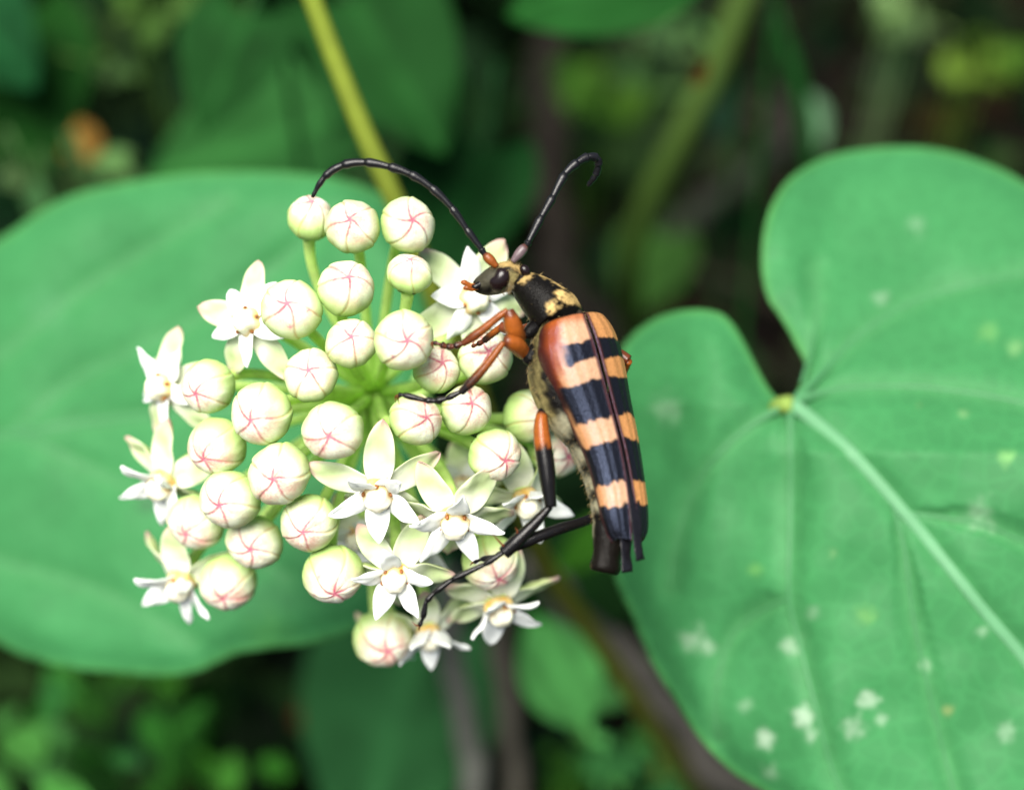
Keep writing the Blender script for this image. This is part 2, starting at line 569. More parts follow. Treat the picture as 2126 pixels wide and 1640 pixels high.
RIGHT_OUT = [(1638, 838), (1656, 809), (1672, 759), (1656, 720), (1624, 663), (1593, 613), (1582, 545), (1590, 470), (1612, 410), (1650, 362), (1720, 324),
             (1800, 308), (1900, 304), (1980, 316), (2060, 343), (2140, 385), (2260, 470), (2380, 600), (2460, 780), (2500, 1000), (2510, 1250), (2480, 1500),
             (2420, 1750), (2300, 1950), (2150, 2060), (1980, 1960), (1800, 1810), (1650, 1690), (1580, 1640), (1517, 1600), (1446, 1525), (1385, 1431),
             (1344, 1360), (1306, 1269), (1276, 1198), (1262, 1060), (1258, 900), (1268, 800), (1294, 718), (1335, 676), (1385, 651), (1440, 642),
             (1490, 648), (1518, 668), (1548, 714), (1580, 778), (1608, 820)]
def depth_right(x, y):
    d = 9.25 - 0.0004 * (x - 1640)
    d += 0.0026 * np.clip(840 - y, -100, 600) * sstep(1500, 1750, x) + 0.0012 * np.clip(840 - y, 0, 300) * (1 - sstep(1500, 1750, x))
    d += 0.5 * sstep(1500, 1250, x) * 1.0
    return float(d)
RIGHT_VEINS = [
    ([(1642, 836), (1700, 882), (1770, 943), (1850, 1030), (1950, 1150), (2050, 1275), (2150, 1400), (2250, 1600), (2210, 1900)], 19, 15),
    ([(1648, 832), (1700, 780), (1780, 700), (1870, 640), (1960, 605), (2126, 568), (2300, 560)], 11, 6),
    ([(1652, 832), (1720, 812), (1830, 803), (1950, 808), (2126, 838), (2300, 900)], 10, 6),
    ([(1641, 842), (1643, 950), (1642, 1100), (1640, 1240), (1662, 1340), (1690, 1450), (1730, 1600), (1800, 1750)], 10, 4),
    ([(1628, 842), (1550, 890), (1490, 945), (1440, 1020), (1405, 1120), (1390, 1220)], 9, 3),
    ([(1850, 1030), (1880, 1150), (1900, 1300), (1940, 1480), (1985, 1660)], 6, 3),
    ([(1640, 1240), (1560, 1280), (1510, 1340), (1485, 1450), (1490, 1530)], 5, 2),
    ([(1880, 1065), (1960, 1075), (2060, 1095), (2200, 1160)], 6, 3),
    ([(1665, 795), (1685, 720), (1697, 640), (1690, 560)], 6, 2),
]
white = (0.50, 0.60, 0.48)
SPOTS = [(1665, 1490, 30, .8, white), (1680, 1525, 22, .7, white), (1592, 1535, 24, .85, white), (1640, 1340, 26, .5, white), (1440, 1325, 34, .45, white),
         (1470, 1345, 22, .4, white), (1800, 1455, 28, .75, white), (1775, 1510, 30, .5, white), (1830, 1495, 16, .5, white), (1548, 1463, 18, .3, white),
         (1800, 1275, 26, .4, (0.20, 0.40, 0.08)), (1570, 1185, 22, .4, (0.20, 0.40, 0.08)), (2090, 948, 22, .7, (0.25, 0.5, 0.15)), (1970, 1475, 18, .7, (0.40, 0.36, 0.14)),
         (2010, 990, 30, .5, (0.05, 0.16, 0.07)), (2050, 690, 30, .4, (0.22, 0.42, 0.12)), (2110, 720, 26, .5, (0.3, 0.5, 0.2)), (1385, 850, 40, .25, white), (2090, 1520, 26, .35, white),
         (1690, 1270, 22, .25, white), (2035, 1070, 40, .3, white), (1600, 1600, 20, .35, white), (1920, 1380, 14, .4, white), (2040, 1310, 16, .35, white),
         (1730, 1150, 12, .4, (0.3, 0.45, 0.2)), (1830, 620, 18, .3, white), (1900, 470, 26, .2, white), (2000, 860, 14, .5, (0.3, .45, .2)), (1905, 838, 10, .7, (0.3, 0.2, 0.1))]
veined_leaf('heart_leaf', 'broad green heart-shaped leaf with pale midrib and whitish specks, behind the beetle', RIGHT_OUT, depth_right, RIGHT_VEINS,
            (0.035, 0.172, 0.056), M_LEAFR, 8.5, SPOTS, petiole=[(1640, 838, 9.27), (1612, 850, 9.42), (1600, 900, 9.9), (1560, 1000, 11.5), (1500, 1200, 15), (1480, 1400, 20)], midcol=True)

LEFT_OUT = [(-400, 930), (-370, 780), (-300, 650), (-180, 575), (-60, 525), (20, 482), (70, 446), (140, 408), (220, 386), (320, 368), (420, 357), (560, 356), (680, 366),
            (770, 392), (830, 440), (870, 520), (885, 620), (890, 760), (898, 900), (900, 1020), (885, 1130), (850, 1215), (800, 1270), (735, 1308), (640, 1336),
            (550, 1347), (490, 1357), (440, 1380), (400, 1396), (330, 1403), (240, 1397), (140, 1386), (60, 1366), (0, 1338), (-110, 1270), (-260, 1180), (-370, 1060)]
def depth_left(x, y):
    return float(10.9 - 0.0007 * (y - 880) - 0.0010 * (x - 400) + 0.0000006 * (x - 300) ** 2)
LEFT_VEINS = [
    ([(-390, 930), (-150, 920), (0, 904), (150, 882), (270, 866), (450, 850), (650, 840), (860, 860)], 15, 6),
    ([(-380, 915), (-150, 800), (0, 740), (120, 640), (300, 520), (480, 420)], 8, 3),
    ([(-380, 945), (-150, 1100), (0, 1165), (215, 1230), (400, 1330)], 8, 3),
    ([(20, 902), (170, 780), (365, 690), (560, 560), (700, 450)], 7, 3),
    ([(40, 900), (215, 985), (400, 1080), (600, 1200)], 7, 3),
]
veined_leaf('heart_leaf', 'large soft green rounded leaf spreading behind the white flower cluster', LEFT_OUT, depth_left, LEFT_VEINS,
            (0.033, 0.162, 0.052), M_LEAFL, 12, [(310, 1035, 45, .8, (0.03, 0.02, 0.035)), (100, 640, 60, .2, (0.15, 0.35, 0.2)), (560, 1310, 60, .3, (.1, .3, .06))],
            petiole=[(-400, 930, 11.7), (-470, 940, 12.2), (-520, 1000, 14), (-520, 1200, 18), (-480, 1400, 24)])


# ------------------------------------------------------------------ stems and stalks
def stem(name, label, cat, pts, r0, r1, color, mat, jitter=0.0, n=70, col2=None, nodes=(), group=None):
    Cc = spline([P(*q) for q in pts], n)
    if jitter:
        Cc = Cc + np.array([[noise.noise((i * .15, k * 7.0, 1.3)) * jitter for k in range(3)] for i in range(n)])
    rad = np.linspace(r0, r1, n)
    for (t, k) in nodes:
        rad = rad * (1 + k * np.exp(-((np.linspace(0, 1, n) - t) / 0.02) ** 2))
    V, Fc, ri, an = tube(Cc, rad, 14)
    t = ri / (n - 1)
    c = mix(np.array(color), np.array(col2 if col2 else color), t)
    c = c * (1 + 0.2 * nz(V, 1.5, 4.0))[:, None]
    o = obj(name, mesh_from(name, V - Cc[0], Fc, np.clip(c, .002, 1)), None, Matrix.Translation(Vector(Cc[0])), mat)
    return tag(o, label, cat, group)


vine = stem('vine_stem', 'smooth yellow-green vine stem running behind the flower cluster', 'stem',
     [(600, -160, 9.9), (635, -40, 10.0), (690, 110, 10.1), (758, 280, 10.2), (815, 405, 10.3), (872, 540, 10.5), (935, 700, 10.9), (1005, 870, 11.4), (1078, 1050, 12.0),
      (1140, 1190, 12.8), (1240, 1330, 13.6), (1340, 1480, 14.5), (1450, 1640, 16), (1560, 1800, 19), (1600, 1900, 22.5)], 0.064, 0.10, (0.13, 0.175, 0.018), M_STEM, col2=(0.07, 0.07, 0.012), nodes=[(.47, .35)])
stem('green_stem', 'thick blurred olive stem above the pronged antenna, dark ground behind it', 'stem',
     [(1600, -160, 17.5), (1535, 10, 17.7), (1480, 150, 17.9), (1420, 270, 18.1), (1360, 385, 18.4), (1325, 470, 18.7), (1308, 560, 19.2), (1312, 700, 20.5), (1330, 860, 22.5), (1330, 1000, 25)],
     0.175, 0.15, (0.034, 0.066, 0.010), M_STEM, col2=(0.013, 0.030, 0.004))
stem('dry_stalk', 'tall grey-tan dead stalk standing below the lowest flowers', 'stalk',
     [(918, 1180, 16.0), (938, 1330, 16.1), (953, 1450, 16.2), (975, 1560, 16.3), (990, 1700, 16.6), (1010, 1900, 19), (1010, 1950, 22)], 0.135, 0.16, (0.090, 0.094, 0.080), M_TWIG, jitter=0.05, group='dead stalks')
stem('dry_stalk', 'second, browner dead stalk just beside the tall grey-tan one', 'stalk',
     [(1022, 1150, 17.0), (1035, 1300, 17.0), (1047, 1420, 17.0), (1062, 1560, 17.1), (1080, 1720, 17.4), (1085, 1900, 19), (1085, 1960, 22)], 0.125, 0.15, (0.060, 0.056, 0.044), M_TWIG, jitter=0.06, group='dead stalks')
stem('dry_twig', 'slanting grey-brown twig beside the yellow-green vine stem', 'twig',
     [(1090, 1160, 17.2), (1180, 1250, 16.8), (1270, 1335, 16.2), (1350, 1430, 15.8), (1450, 1560, 15.4), (1560, 1650, 15), (1700, 1760, 15.5), (1800, 1900, 19)], 0.15, 0.2, (0.062, 0.058, 0.050), M_TWIG, jitter=0.10)
stem('dry_twig', 'upright dark brown twig behind the beetle head', 'twig',
     [(1165, -120, 30), (1150, 120, 28), (1140, 340, 26.5), (1150, 560, 25), (1120, 760, 24), (1110, 900, 24.5)], 0.36, 0.3, (0.009, 0.0075, 0.006), M_TWIG, jitter=0.25, group='dark twigs')
stem('dry_twig', 'pale twig slanting up from the base of the olive stem', 'twig',
     [(1290, 590, 24.5), (1380, 520, 25.5), (1460, 440, 27), (1560, 360, 29), (1640, 300, 31.5)], 0.25, 0.2, (0.018, 0.022, 0.015), M_TWIG, jitter=0.2)
stem('dry_twig', 'thin dark twig lying level across the soil near the notched leaf', 'twig',
     [(1300, 535, 27), (1400, 555, 27), (1500, 580, 26.6), (1640, 640, 26)], 0.12, 0.1, (0.014, 0.011, 0.008), M_TWIG, jitter=0.1)
stem('dry_twig', 'twig buried in the dark shade between the two big leaves', 'twig',
     [(1130, 560, 22), (1230, 640, 21.5), (1290, 780, 21), (1310, 950, 21), (1330, 1100, 21.5)], 0.2, 0.16, (0.010, 0.0085, 0.007), M_TWIG, jitter=0.15)

# ------------------------------------------------------------------ undergrowth seen out of focus
G1, G2, G3 = (0.022, 0.090, 0.032), (0.036, 0.13, 0.048), (0.016, 0.062, 0.020)
LIME = (0.10, 0.24, 0.055)
UG = 'blurred undergrowth leaves'
low_leaf('undergrowth_leaf', 'round mid-green leaf, palest of those above the big soft leaf', 'leaf', 470, 130, 14.0, 260, 250, (0.062, 0.19, 0.085), lean=.6, group=UG)
low_leaf('undergrowth_leaf', 'wide dark green leaf crossing behind the vine stem', 'leaf', 560, 270, 17.0, 520, 190, (0.13, 0.34, 0.17), lean=.55, group=UG, kind='oval')
low_leaf('undergrowth_leaf', 'dark leaf on the far side of the vine stem top', 'leaf', 810, 120, 14.5, 380, 300, (0.06, 0.18, 0.08), lean=.5, group=UG)
low_leaf('undergrowth_leaf', 'deep green leaf under the dark gap near the curved antenna', 'leaf', 940, 430, 16.0, 330, 250, (0.03, 0.12, 0.055), lean=.5, group=UG)
low_leaf('undergrowth_leaf', 'bright flat leaf cut by the top edge, between vine and olive stem', 'leaf', 1290, -60, 13.2, 440, 190, (0.075, 0.25, 0.10), lean=.65, group=UG, kind='oval')
low_leaf('undergrowth_leaf', 'very dark leaf at the upper corner beyond the soft leaf', 'leaf', 30, 190, 16.5, 380, 280, (0.05, 0.17, 0.05), lean=.5, group=UG)
low_leaf('undergrowth_leaf', 'bluish dark leaf at the outermost upper corner', 'leaf', -30, 60, 15.5, 260, 310, (0.05, 0.20, 0.13), lean=.6, group=UG)
tuft('yellowish tuft of small leaves near the upper corner', 285, 40, 17.0, 220, (0.35, 0.44, 0.2))
tuft('dull grey-green tuft of small leaves below the yellowish one', 205, 110, 18.0, 110, (0.35, 0.40, 0.26))
tuft('olive tuft of small leaves peeping over the rim of the big soft leaf', 140, 405, 15.5, 190, (0.35, 0.45, 0.30))
tuft('bright lime clump of small leaves in the lowest corner under the soft leaf', 55, 1560, 14.5, 270, (0.27, 0.62, 0.28))
tuft('mid-green clump of small leaves under the rim of the soft leaf', 225, 1460, 17.0, 240, (0.15, 0.40, 0.12))
tuft('lime tuft of small leaves near the bottom edge, beside the bright corner leaf', 345, 1590, 16.0, 200, (0.20, 0.52, 0.13))
low_leaf('undergrowth_leaf', 'narrow dark leaf hanging under the tip of the soft leaf', 'leaf', 420, 1500, 18.0, 240, 270, (0.03, 0.095, 0.022), lean=.5, group=UG, kind='lance')
low_leaf('undergrowth_leaf', 'big bluish-green leaf beside the grey-tan dead stalk', 'leaf', 810, 1525, 17.6, 470, 255, (0.16, 0.40, 0.27), lean=.55, group=UG)
low_leaf('undergrowth_leaf', 'bright triangular leaf between dead stalks and vine stem', 'leaf', 1165, 1400, 15.0, 260, 115, (0.55, 1.2, 0.65), lean=.6, group=UG, bend=.1, kind='oval')
tuft('bright green tuft of small leaves low down beside the vine stem', 1285, 1565, 16.0, 170, (0.35, 0.75, 0.38))
tuft('lime tuft of small leaves at the bottom edge by the vine stem', 1180, 1620, 17.0, 130, (0.3, 0.6, 0.16))
low_leaf('undergrowth_leaf', 'dark leaf behind the lower stem and flowers', 'leaf', 1180, 1230, 18.5, 260, 220, (0.02, 0.07, 0.022), lean=.5, group=UG)
low_leaf('undergrowth_leaf', 'shaded leaf behind the beetle tail', 'leaf', 1240, 1120, 15.0, 200, 215, (0.18, 0.40, 0.07), lean=.5, group=UG, kind='lance')
tuft('pale greyish tuft of small leaves near the upper far corner', 1870, 55, 27, 125, (0.95, 0.95, 0.75))
tuft('yellow-green tuft of small leaves below the pale greyish one', 2020, 130, 27, 130, (0.55, 0.62, 0.16))
tuft('pale tuft of small leaves against dark soil beside the olive stem', 1395, 80, 26, 90, (0.4, 0.5, 0.36))
tuft('dim sage tuft of small leaves lower along the olive stem', 1345, 150, 27, 110, (0.25, 0.32, 0.22))
tuft('dim lime tuft of small leaves on the dark soil behind the antenna tips', 1222, 190, 24, 150, (0.2, 0.32, 0.08))
low_leaf('undergrowth_leaf', 'green leaf low behind the base of the olive stem', 'leaf', 1345, 560, 23, 190, 250, (0.14, 0.24, 0.09), lean=.6, group=UG, stalk=False)
low_leaf('grass_blade', 'single arching green blade beside a painted glint, above the notched leaf', 'grass blade', 1672, 210, 17.0, 360, 285, (0.03, 0.14, 0.05), kind='blade', lean=.75, bend=.5)
low_leaf('undergrowth_leaf', 'pale bluish leaf painted as the glint on the arching blade', 'leaf', 1690, 240, 23, 120, 282, (0.62, 0.72, 0.85), lean=.45, group=UG, kind='lance', stalk=False)  # stands in for a glint: the light is put into the pale colour
DG = 'fallen leaves on the soil'
def dead(label, px, py, d, s, ang, color, kind='oval'):
    low_leaf('fallen_leaf', label, 'fallen leaf', px, py, d, s, ang, color, kind=kind, lean=.45, mat=M_DEAD, group=DG, stalk=False, bend=-.2)
dead('orange fallen leaf in the dark beyond the soft leaf', 165, 300, 21, 120, 130, (1.0, 0.30, 0.14))
dead('red fallen leaf in the dark below the soft leaf', 655, 1480, 20.5, 110, 20, (0.45, 0.07, 0.07))
dead('straw-yellow fallen leaf at the bottom beside the vine', 1400, 1605, 18.5, 120, 310, (1.2, 0.8, 0.28))
dead('rusty fallen leaf in the far corner soil', 1955, 255, 29, 140, 10, (0.11, 0.045, 0.028))
dead('rusty red leaf stuck to the olive stem', 1452, 160, 13.4, 70, 60, (0.20, 0.06, 0.02), 'lance')
dead('brown fallen leaf under the hooked antenna', 1150, 300, 29, 130, 80, (0.075, 0.06, 0.052))
dead('grey fallen leaf between hooked antenna and notched leaf', 1500, 330, 29, 120, 30, (0.075, 0.07, 0.06))
dead('mauve-brown fallen leaf near the foot of the dead stalks', 720, 1600, 21, 120, 200, (0.10, 0.075, 0.065))
dead('brown fallen leaf behind the bright triangular leaf', 1130, 1530, 20, 160, 150, (0.045, 0.028, 0.018))


def scatter(name, label, n, kinds, colors, region, zr, size, mat, mask, seed):
    rs = random.Random(seed)
    V, Fc, Cc = [], [], []
    k = 0
    tries = 0
    while k < n and tries < n * 20:
        tries += 1
        x = rs.uniform(region[0], region[1]); y = rs.uniform(region[2], region[3])
        if rs.random() > mask(x, y): continue
        z = rs.uniform(*zr) * rs.random()
        s = rs.uniform(*size)
        a = rs.uniform(0, 2 * PI)
        nx = nrm((rs.gauss(0, .45), rs.gauss(-.25, .45), 1))
        X, Y, Z = basis(nx, (math.cos(a), math.sin(a), 0))
        kind = rs.choice(kinds)
        us, hw = leaf_shape(kind, 6)
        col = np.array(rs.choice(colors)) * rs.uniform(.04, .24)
        b = len(V)
        for i, u in enumerate(us):
            for v in (-1, 0, 1):
                y_ = hw[i] * v
                p = np.array([x, y, z]) + s * (X * u + Y * y_ + Z * (-.35 * u * u + .25 * abs(y_)))
                V.append(p); Cc.append(col)
        for i in range(5):
            for q in (0, 1):
                e = b + i * 3 + q
                Fc.append((e, e + 3, e + 4, e + 1))
        k += 1
    o = obj(name, mesh_from(name, V, Fc, Cc), None, None, mat)
    return tag(o, label, None, None, 'stuff')


def green_mask(x, y):
    m = 0.5 + 0.9 * noise.noise((x * .22, y * .22, 5.0))
    side = 1.0 if x < 0 else max(0.12, 1 - x * 0.28)
    near = 1.0 if y < 16 else 0.9
    return max(0, min(1, m * side * near))


scatter('undergrowth', 'low dark green plants covering the forest floor', 2600, ['oval', 'heart', 'lance'],
        [(0.012, 0.05, 0.016), (0.02, 0.075, 0.022), (0.03, 0.095, 0.025), (0.05, 0.12, 0.03), (0.016, 0.06, 0.03)], (-26, 26, 2, 48), (0.2, 5.5), (.8, 2.4), M_BGLEAF, green_mask, 3)
scatter('leaf_litter', 'brown dead leaves and bits strewn over the soil', 3000, ['oval', 'lance'],
        [(0.05, 0.035, 0.022), (0.08, 0.06, 0.045), (0.03, 0.02, 0.014), (0.10, 0.09, 0.075), (0.06, 0.03, 0.018)], (-30, 30, 0, 52), (0.0, 0.5), (.5, 1.7), M_DEAD,
        lambda x, y: .6 + .6 * noise.noise((x * .3, y * .3, 9)), 4)
scatter('moss', 'tufts of moss and seedlings over the far soil', 700, ['oval'],
        [(0.10, 0.15, 0.06), (0.06, 0.10, 0.04), (0.13, 0.17, 0.10), (0.07, 0.12, 0.03)], (2, 24, 14, 50), (0.0, 1.2), (.35, 1.0), M_BGLEAF,
        lambda x, y: max(0, noise.noise((x * .3, y * .3, 21)) * 1.8), 6)

# ------------------------------------------------------------------ flower cluster
UC = P(775, 815, 9.1)
umbel = thing('flower_cluster', UC, 'round cluster of white star flowers and pink-seamed globe buds', 'flower cluster')


def bud_variant(seed, spots):
    nt, na = 56, 130
    th = np.linspace(0.0, PI, nt)
    ph = np.linspace(0, 2 * PI, na, endpoint=False)
    TH, PH = np.meshgrid(th, ph, indexing='ij')
    rs = np.random.default_rng(seed)
    tw = rs.uniform(0.35, 0.75)
    off = rs.normal(0, 0.09, 5)
    swirl = tw * np.exp(-TH / 0.40) + 0.12 * np.sin(TH * 2.2 + seed)
    best = np.full(TH.shape, 9.0); sgn = np.zeros(TH.shape)
    for k in range(5):
        a = 2 * PI * k / 5 + off[k]
        dphi = (PH - swirl - a + PI) % (2 * PI) - PI
        w = np.abs(dphi) < np.abs(best)
        best = np.where(w, dphi, best)
    s = np.sin(TH)
    arc = np.abs(best) * np.maximum(s, 0.02)
    frac = (best / (PI / 5))
    groove = np.exp(-(arc / 0.045) ** 2)
    r = 1 - 0.040 * groove * (0.35 + 0.65 * s) + 0.034 * np.cos(best * 2.5) * s - 0.018 * np.tanh(best * s * 12) * np.exp(-(arc / 0.22) ** 2)
    # faint secondary ribs
    r += 0.006 * np.cos(PH * 10 + 1.0) * s ** 2
    r *= 1 + 0.025 * np.sin(TH * 3 + seed) + 0.02 * np.cos(PH * 2 + seed) * s
    wr = np.array([noise.noise((math.cos(p) * 5 * q, math.sin(p) * 5 * q, q * 1.2 + seed * 9)) for p, q in zip(PH.ravel(), np.sin(TH).ravel())]).reshape(TH.shape)
    r += 0.012 * wr
    X = r * s * np.cos(PH); Y = r * s * np.sin(PH); Z = r * np.cos(TH) * 0.95 - 0.03 * np.exp(-(TH / .25) ** 2)
    V = np.stack([X, Y, Z], -1).reshape(-1, 3)
    n3 = nz(V, 2.2, seed); n5 = nz(V, 7.0, seed + 4); n9 = nz(V, 16.0, seed + 2)
    t = TH.ravel(); arc = arc.ravel(); g = best.ravel()
    top = np.array((0.72, 0.73, 0.58)); low = np.array((0.37, 0.53, 0.17))
    c = mix(top, low, sstep(0.35, 1.65, t + 0.22 * n3))
    blush = np.exp(-((t - 0.45) / 0.68) ** 2) * np.clip(0.42 + 0.9 * n3 + 0.6 * n9, 0, 1) * rs.uniform(0.7, 1.1)
    c = mix(c, np.array((0.56, 0.30, 0.24)), np.clip(blush, 0, .8))
    yel = np.exp(-(arc / 0.03) ** 2) * sstep(0.4, 1.0, t)
    c = mix(c, np.array((0.42, 0.36, 0.09)), 0.6 * yel)
    wl_ = 0.042 + 0.03 * np.exp(-t / .25) + 0.012 * n9
    pk = np.exp(-(arc / wl_) ** 2) * np.exp(-(np.maximum(0, t - 0.10) / (0.80 + .45 * n3)) ** 2) * np.clip(0.95 + 0.5 * n5, .35, 1)
    c = mix(c, np.array((0.36, 0.035, 0.085)), pk * .92)
    c = mix(c, np.array((0.46, 0.10, 0.16)), 0.7 * np.exp(-(t / 0.10) ** 2))
    for (tt, pp, rr) in spots:
        q = np.array((math.sin(tt) * math.cos(pp), math.sin(tt) * math.sin(pp), math.cos(tt)))
        dd = np.linalg.norm(V - q, axis=1)
        c = mix(c, np.array((0.42, 0.06, 0.13)), 0.9 * np.exp(-(dd / rr) ** 2) * np.clip(.9 + n9, 0.3, 1))
    Fc = []
    for i in range(nt - 1):
        for k in range(na):
            k2 = (k + 1) % na
            Fc.append((i * na + k, (i + 1) * na + k, (i + 1) * na + k2, i * na + k2))
    return mesh_from('flower_bud', V, Fc, np.clip(c, 0.003, 1))


BUDM = [bud_variant(s, sp) for s, sp in ((1, []), (2, [(.85, 1.0, .10), (.8, 2.2, .09)]), (3, []), (4, [(.6, 4.0, .06)]), (5, []), (6, [(.9, .4, .07)]), (7, []))]


def calyx_mesh():
    V, Fc, = [], []
    for k in range(5):
        a = 2 * PI * k / 5 + .3
        ca, sa = math.cos(a), math.sin(a)
        b = len(V)
        for i, u in enumerate(np.linspace(0, 1, 6)):
            th = PI - 0.18 - 0.62 * u
            hw = 0.20 * (1 - u) ** .8 + .01
            rr = 1.03 + 0.02 * u
            for v in (-1, 0, 1):
                aa = a + v * hw / max(.25, math.sin(th))
                for lift in (0.0,):
                    V.append((rr * math.sin(th) * math.cos(aa), rr * math.sin(th) * math.sin(aa), rr * .95 * math.cos(th)))
        for i in range(5):
            for q in (0, 1):
                e = b + i * 3 + q
                Fc.append((e, e + 3, e + 4, e + 1))
    # receptacle knob
    kv, kf = lathe([(.03, -1.10), (.12, -1.06), (.17, -.98), (.15, -.90)], 12)
    b = len(V)
    V = list(map(tuple, V)) + [tuple(v) for v in kv]
    Fc += [tuple(i + b for i in f) for f in kf]
    return mesh_from('calyx', V, Fc)


CALYX = calyx_mesh()


def pedicel(start, axis, parent, r=0.030):
    """curved stalk from the back of a bud or flower to the centre of the cluster"""
    start = np.asarray(start); axis = nrm(axis)
    dist = np.linalg.norm(start - UC)
    end = UC + nrm(start - UC) * 0.05
    c1 = start - axis * dist * 0.28
    c2 = end + nrm(start - UC) * dist * 0.35 - np.array([0, 0, 0.03])
    t = np.linspace(0, 1, 22)[:, None]
    Cc = (1 - t) ** 3 * start + 3 * (1 - t) ** 2 * t * c1 + 3 * (1 - t) * t ** 2 * c2 + t ** 3 * end
    rad = r * (1 + 0.35 * np.exp(-t[:, 0] / 0.06))
    V, Fc, ri, an = tube(Cc, rad, 9)
    return obj('pedicel', mesh_from('pedicel', V, Fc), parent, None, M_PEDICEL)


#        x    y    diam  tip dx, dy (px, y down)   depth tweak
BUDS = [(645, 453, 95, 7, -33, .05), (732, 472, 113, 0, -10, -.1), (847, 467, 115, 14, -4, -.1), (850, 569, 88, 5, -30, .05), (718, 600, 118, 12, -22, 0),
        (605, 642, 120, -2, -10, -.05), (729, 714, 104, 6, -14, .05), (839, 707, 124, 12, 3, -.1), (646, 780, 108, 0, -12, .1), (906, 766, 98, 16, -14, .22),
        (1008, 742, 112, 8, -12, .15), (432, 803, 112, -18, 16, .0), (543, 859, 124, -14, 14, -.05), (692, 894, 126, -4, 12, -.05), (863, 871, 106, 26, -5, .05),
        (968, 852, 106, 14, -15, .1), (1100, 863, 112, 36, -5, .25), (1026, 944, 112, 26, 12, .0), (450, 927, 120, -20, 27, 0), (580, 983, 126, -4, 9, -.08),
        (477, 1037, 122, -12, 9, -.1), (408, 1083, 114, -14, 23, .05), (528, 1125, 116, 1, 12, .05), (642, 1085, 118, -6, 16, 0), (474, 1207, 120, -3, 33, -.05),
        (692, 1193, 126, 9, 35, -.1), (1018, 1165, 118, 19, 35, .05), (795, 1325, 118, 14, 18, 0), (1150, 937, 112, 30, 11, .3)]


def dome(px, py):
    rho = math.hypot(px - 775, py - 815) * KPX * 8.2
    return 9.1 - math.sqrt(max(0.25, 1.45 ** 2 - rho ** 2))


for i, (x, y, dm, tx, ty, dz) in enumerate(BUDS):
    d = dome(x, y) + dz
    r = dm / 2 * KPX * d
    rp = dm / 2
    tx, ty = tx * 1.05, ty * 1.05
    h = math.hypot(tx, ty) / rp
    ax = np.array((tx / rp, -ty / rp, math.sqrt(max(.08, 1 - h * h))))
    axw = nrm(W(nrm(ax)))
    c = P(x, y, d)
    a = random.uniform(0, 2 * PI)
    X, Y, Z = basis(axw, R * math.cos(a) + U * math.sin(a))
    mw = mat4(X, Y, Z, c, r)
    vi = 1 if i == 5 else (i * 3 + i // 7) % 7
    mw = mw @ Matrix.Diagonal((random.uniform(.95, 1.04), random.uniform(.95, 1.04), random.uniform(.92, 1.05), 1))
    b = obj('flower_bud', BUDM[vi], umbel, mw, M_BUD)
    obj('calyx', CALYX, b, mw, M_SEPAL)
    pedicel(c - axw * r * 0.98, axw, b)


def lobe(name, L, w, th, bend, cup, tip, colf, m=22, n=18, wavy=0.0, seed=0.0, channel=0.0, blunt=0.78):
    """fleshy petal along +X, upper face +Z"""
    u = np.linspace(0, 1, m)
    prof = np.sin(PI * np.clip(0.16 + 0.84 * u, 0, 1) ** tip) ** blunt
    prof = prof / prof.max()
    prof[-1] = 0.03
    ang = np.cumsum(np.full(m, bend / m))
    xs = np.concatenate([[0], np.cumsum(np.cos(ang[:-1]))]) * L / m
    zs = np.concatenate([[0], np.cumsum(np.sin(ang[:-1]))]) * L / m
    an = np.linspace(0, 2 * PI, n, endpoint=False)
    V, C = [], []
    for i in range(m):
        hw = w * prof[i]
        t = th * (0.35 + 0.65 * math.sqrt(prof[i]))
        T = np.array((math.cos(ang[i]), 0, math.sin(ang[i]))); Nn = np.array((-math.sin(ang[i]), 0, math.cos(ang[i])))
        for a in an:
            v = math.cos(a)
            y = hw * v
            z = t * math.sin(a) * (1 - .3 * v * v) + cup * hw * v * v / 1.0 - channel * math.exp(-(v / .22) ** 2) * t
            z += wavy * w * noise.noise((u[i] * 3 + seed, v * 1.5, seed))
            p = np.array((xs[i], y, zs[i])) + Nn * z
            V.append(p)
            C.append(colf(u[i], v, math.sin(a)))
    Fc = []
    for i in range(m - 1):
        for k in range(n):
            k2 = (k + 1) % n
            Fc.append((i * n + k, i * n + k2, (i + 1) * n + k2, (i + 1) * n + k))
    Fc.append(tuple(range(n - 1, -1, -1))); Fc.append(tuple(range((m - 1) * n, m * n)))
    Fc = [tuple(reversed(f)) for f in Fc]
    return mesh_from(name, np.array(V), Fc, np.clip(np.array(C), .003, 1))


def petal_col(seed):
    def f(u, v, s):
        g = np.array((0.50, 0.63, 0.28))
        if s > 0:
            c = mix(np.array((0.80, 0.83, 0.68)), g, .9 * sstep(.15, .6, u) * (1 - .45 * v * v))
        else:
            c = mix(np.array((0.48, 0.60, 0.22)), np.array((0.60, 0.66, 0.34)), u)
            c = mix(c, np.array((.45, .52, .22)), .3 * math.exp(-(v / .12) ** 2))
        pk = sstep(.78, 1.05, u + .12 * abs(v) + .1 * noise.noise((u * 6, v * 3, seed)))
        c = mix(c, np.array((0.58, 0.30, 0.33)), .75 * pk)
        return c
    return f


PETALS = [lobe('petal', .33, .084, .016, b, c, 1.0, petal_col(s), wavy=.30, seed=s, blunt=.6) for s, b, c in ((1, -.25, .22), (2, -.5, .25), (3, .12, .3), (4, .35, .2))]
CORONA = [lobe('corona_lobe', .235, .062, .011, b, c, .80, lambda u, v, s: (.86, .88, .86), wavy=.30, seed=s + 7, channel=.6) for s, b, c in ((1, -.5, .10), (2, -.9, .12), (3, -.2, .16), (4, -.7, -.1))]


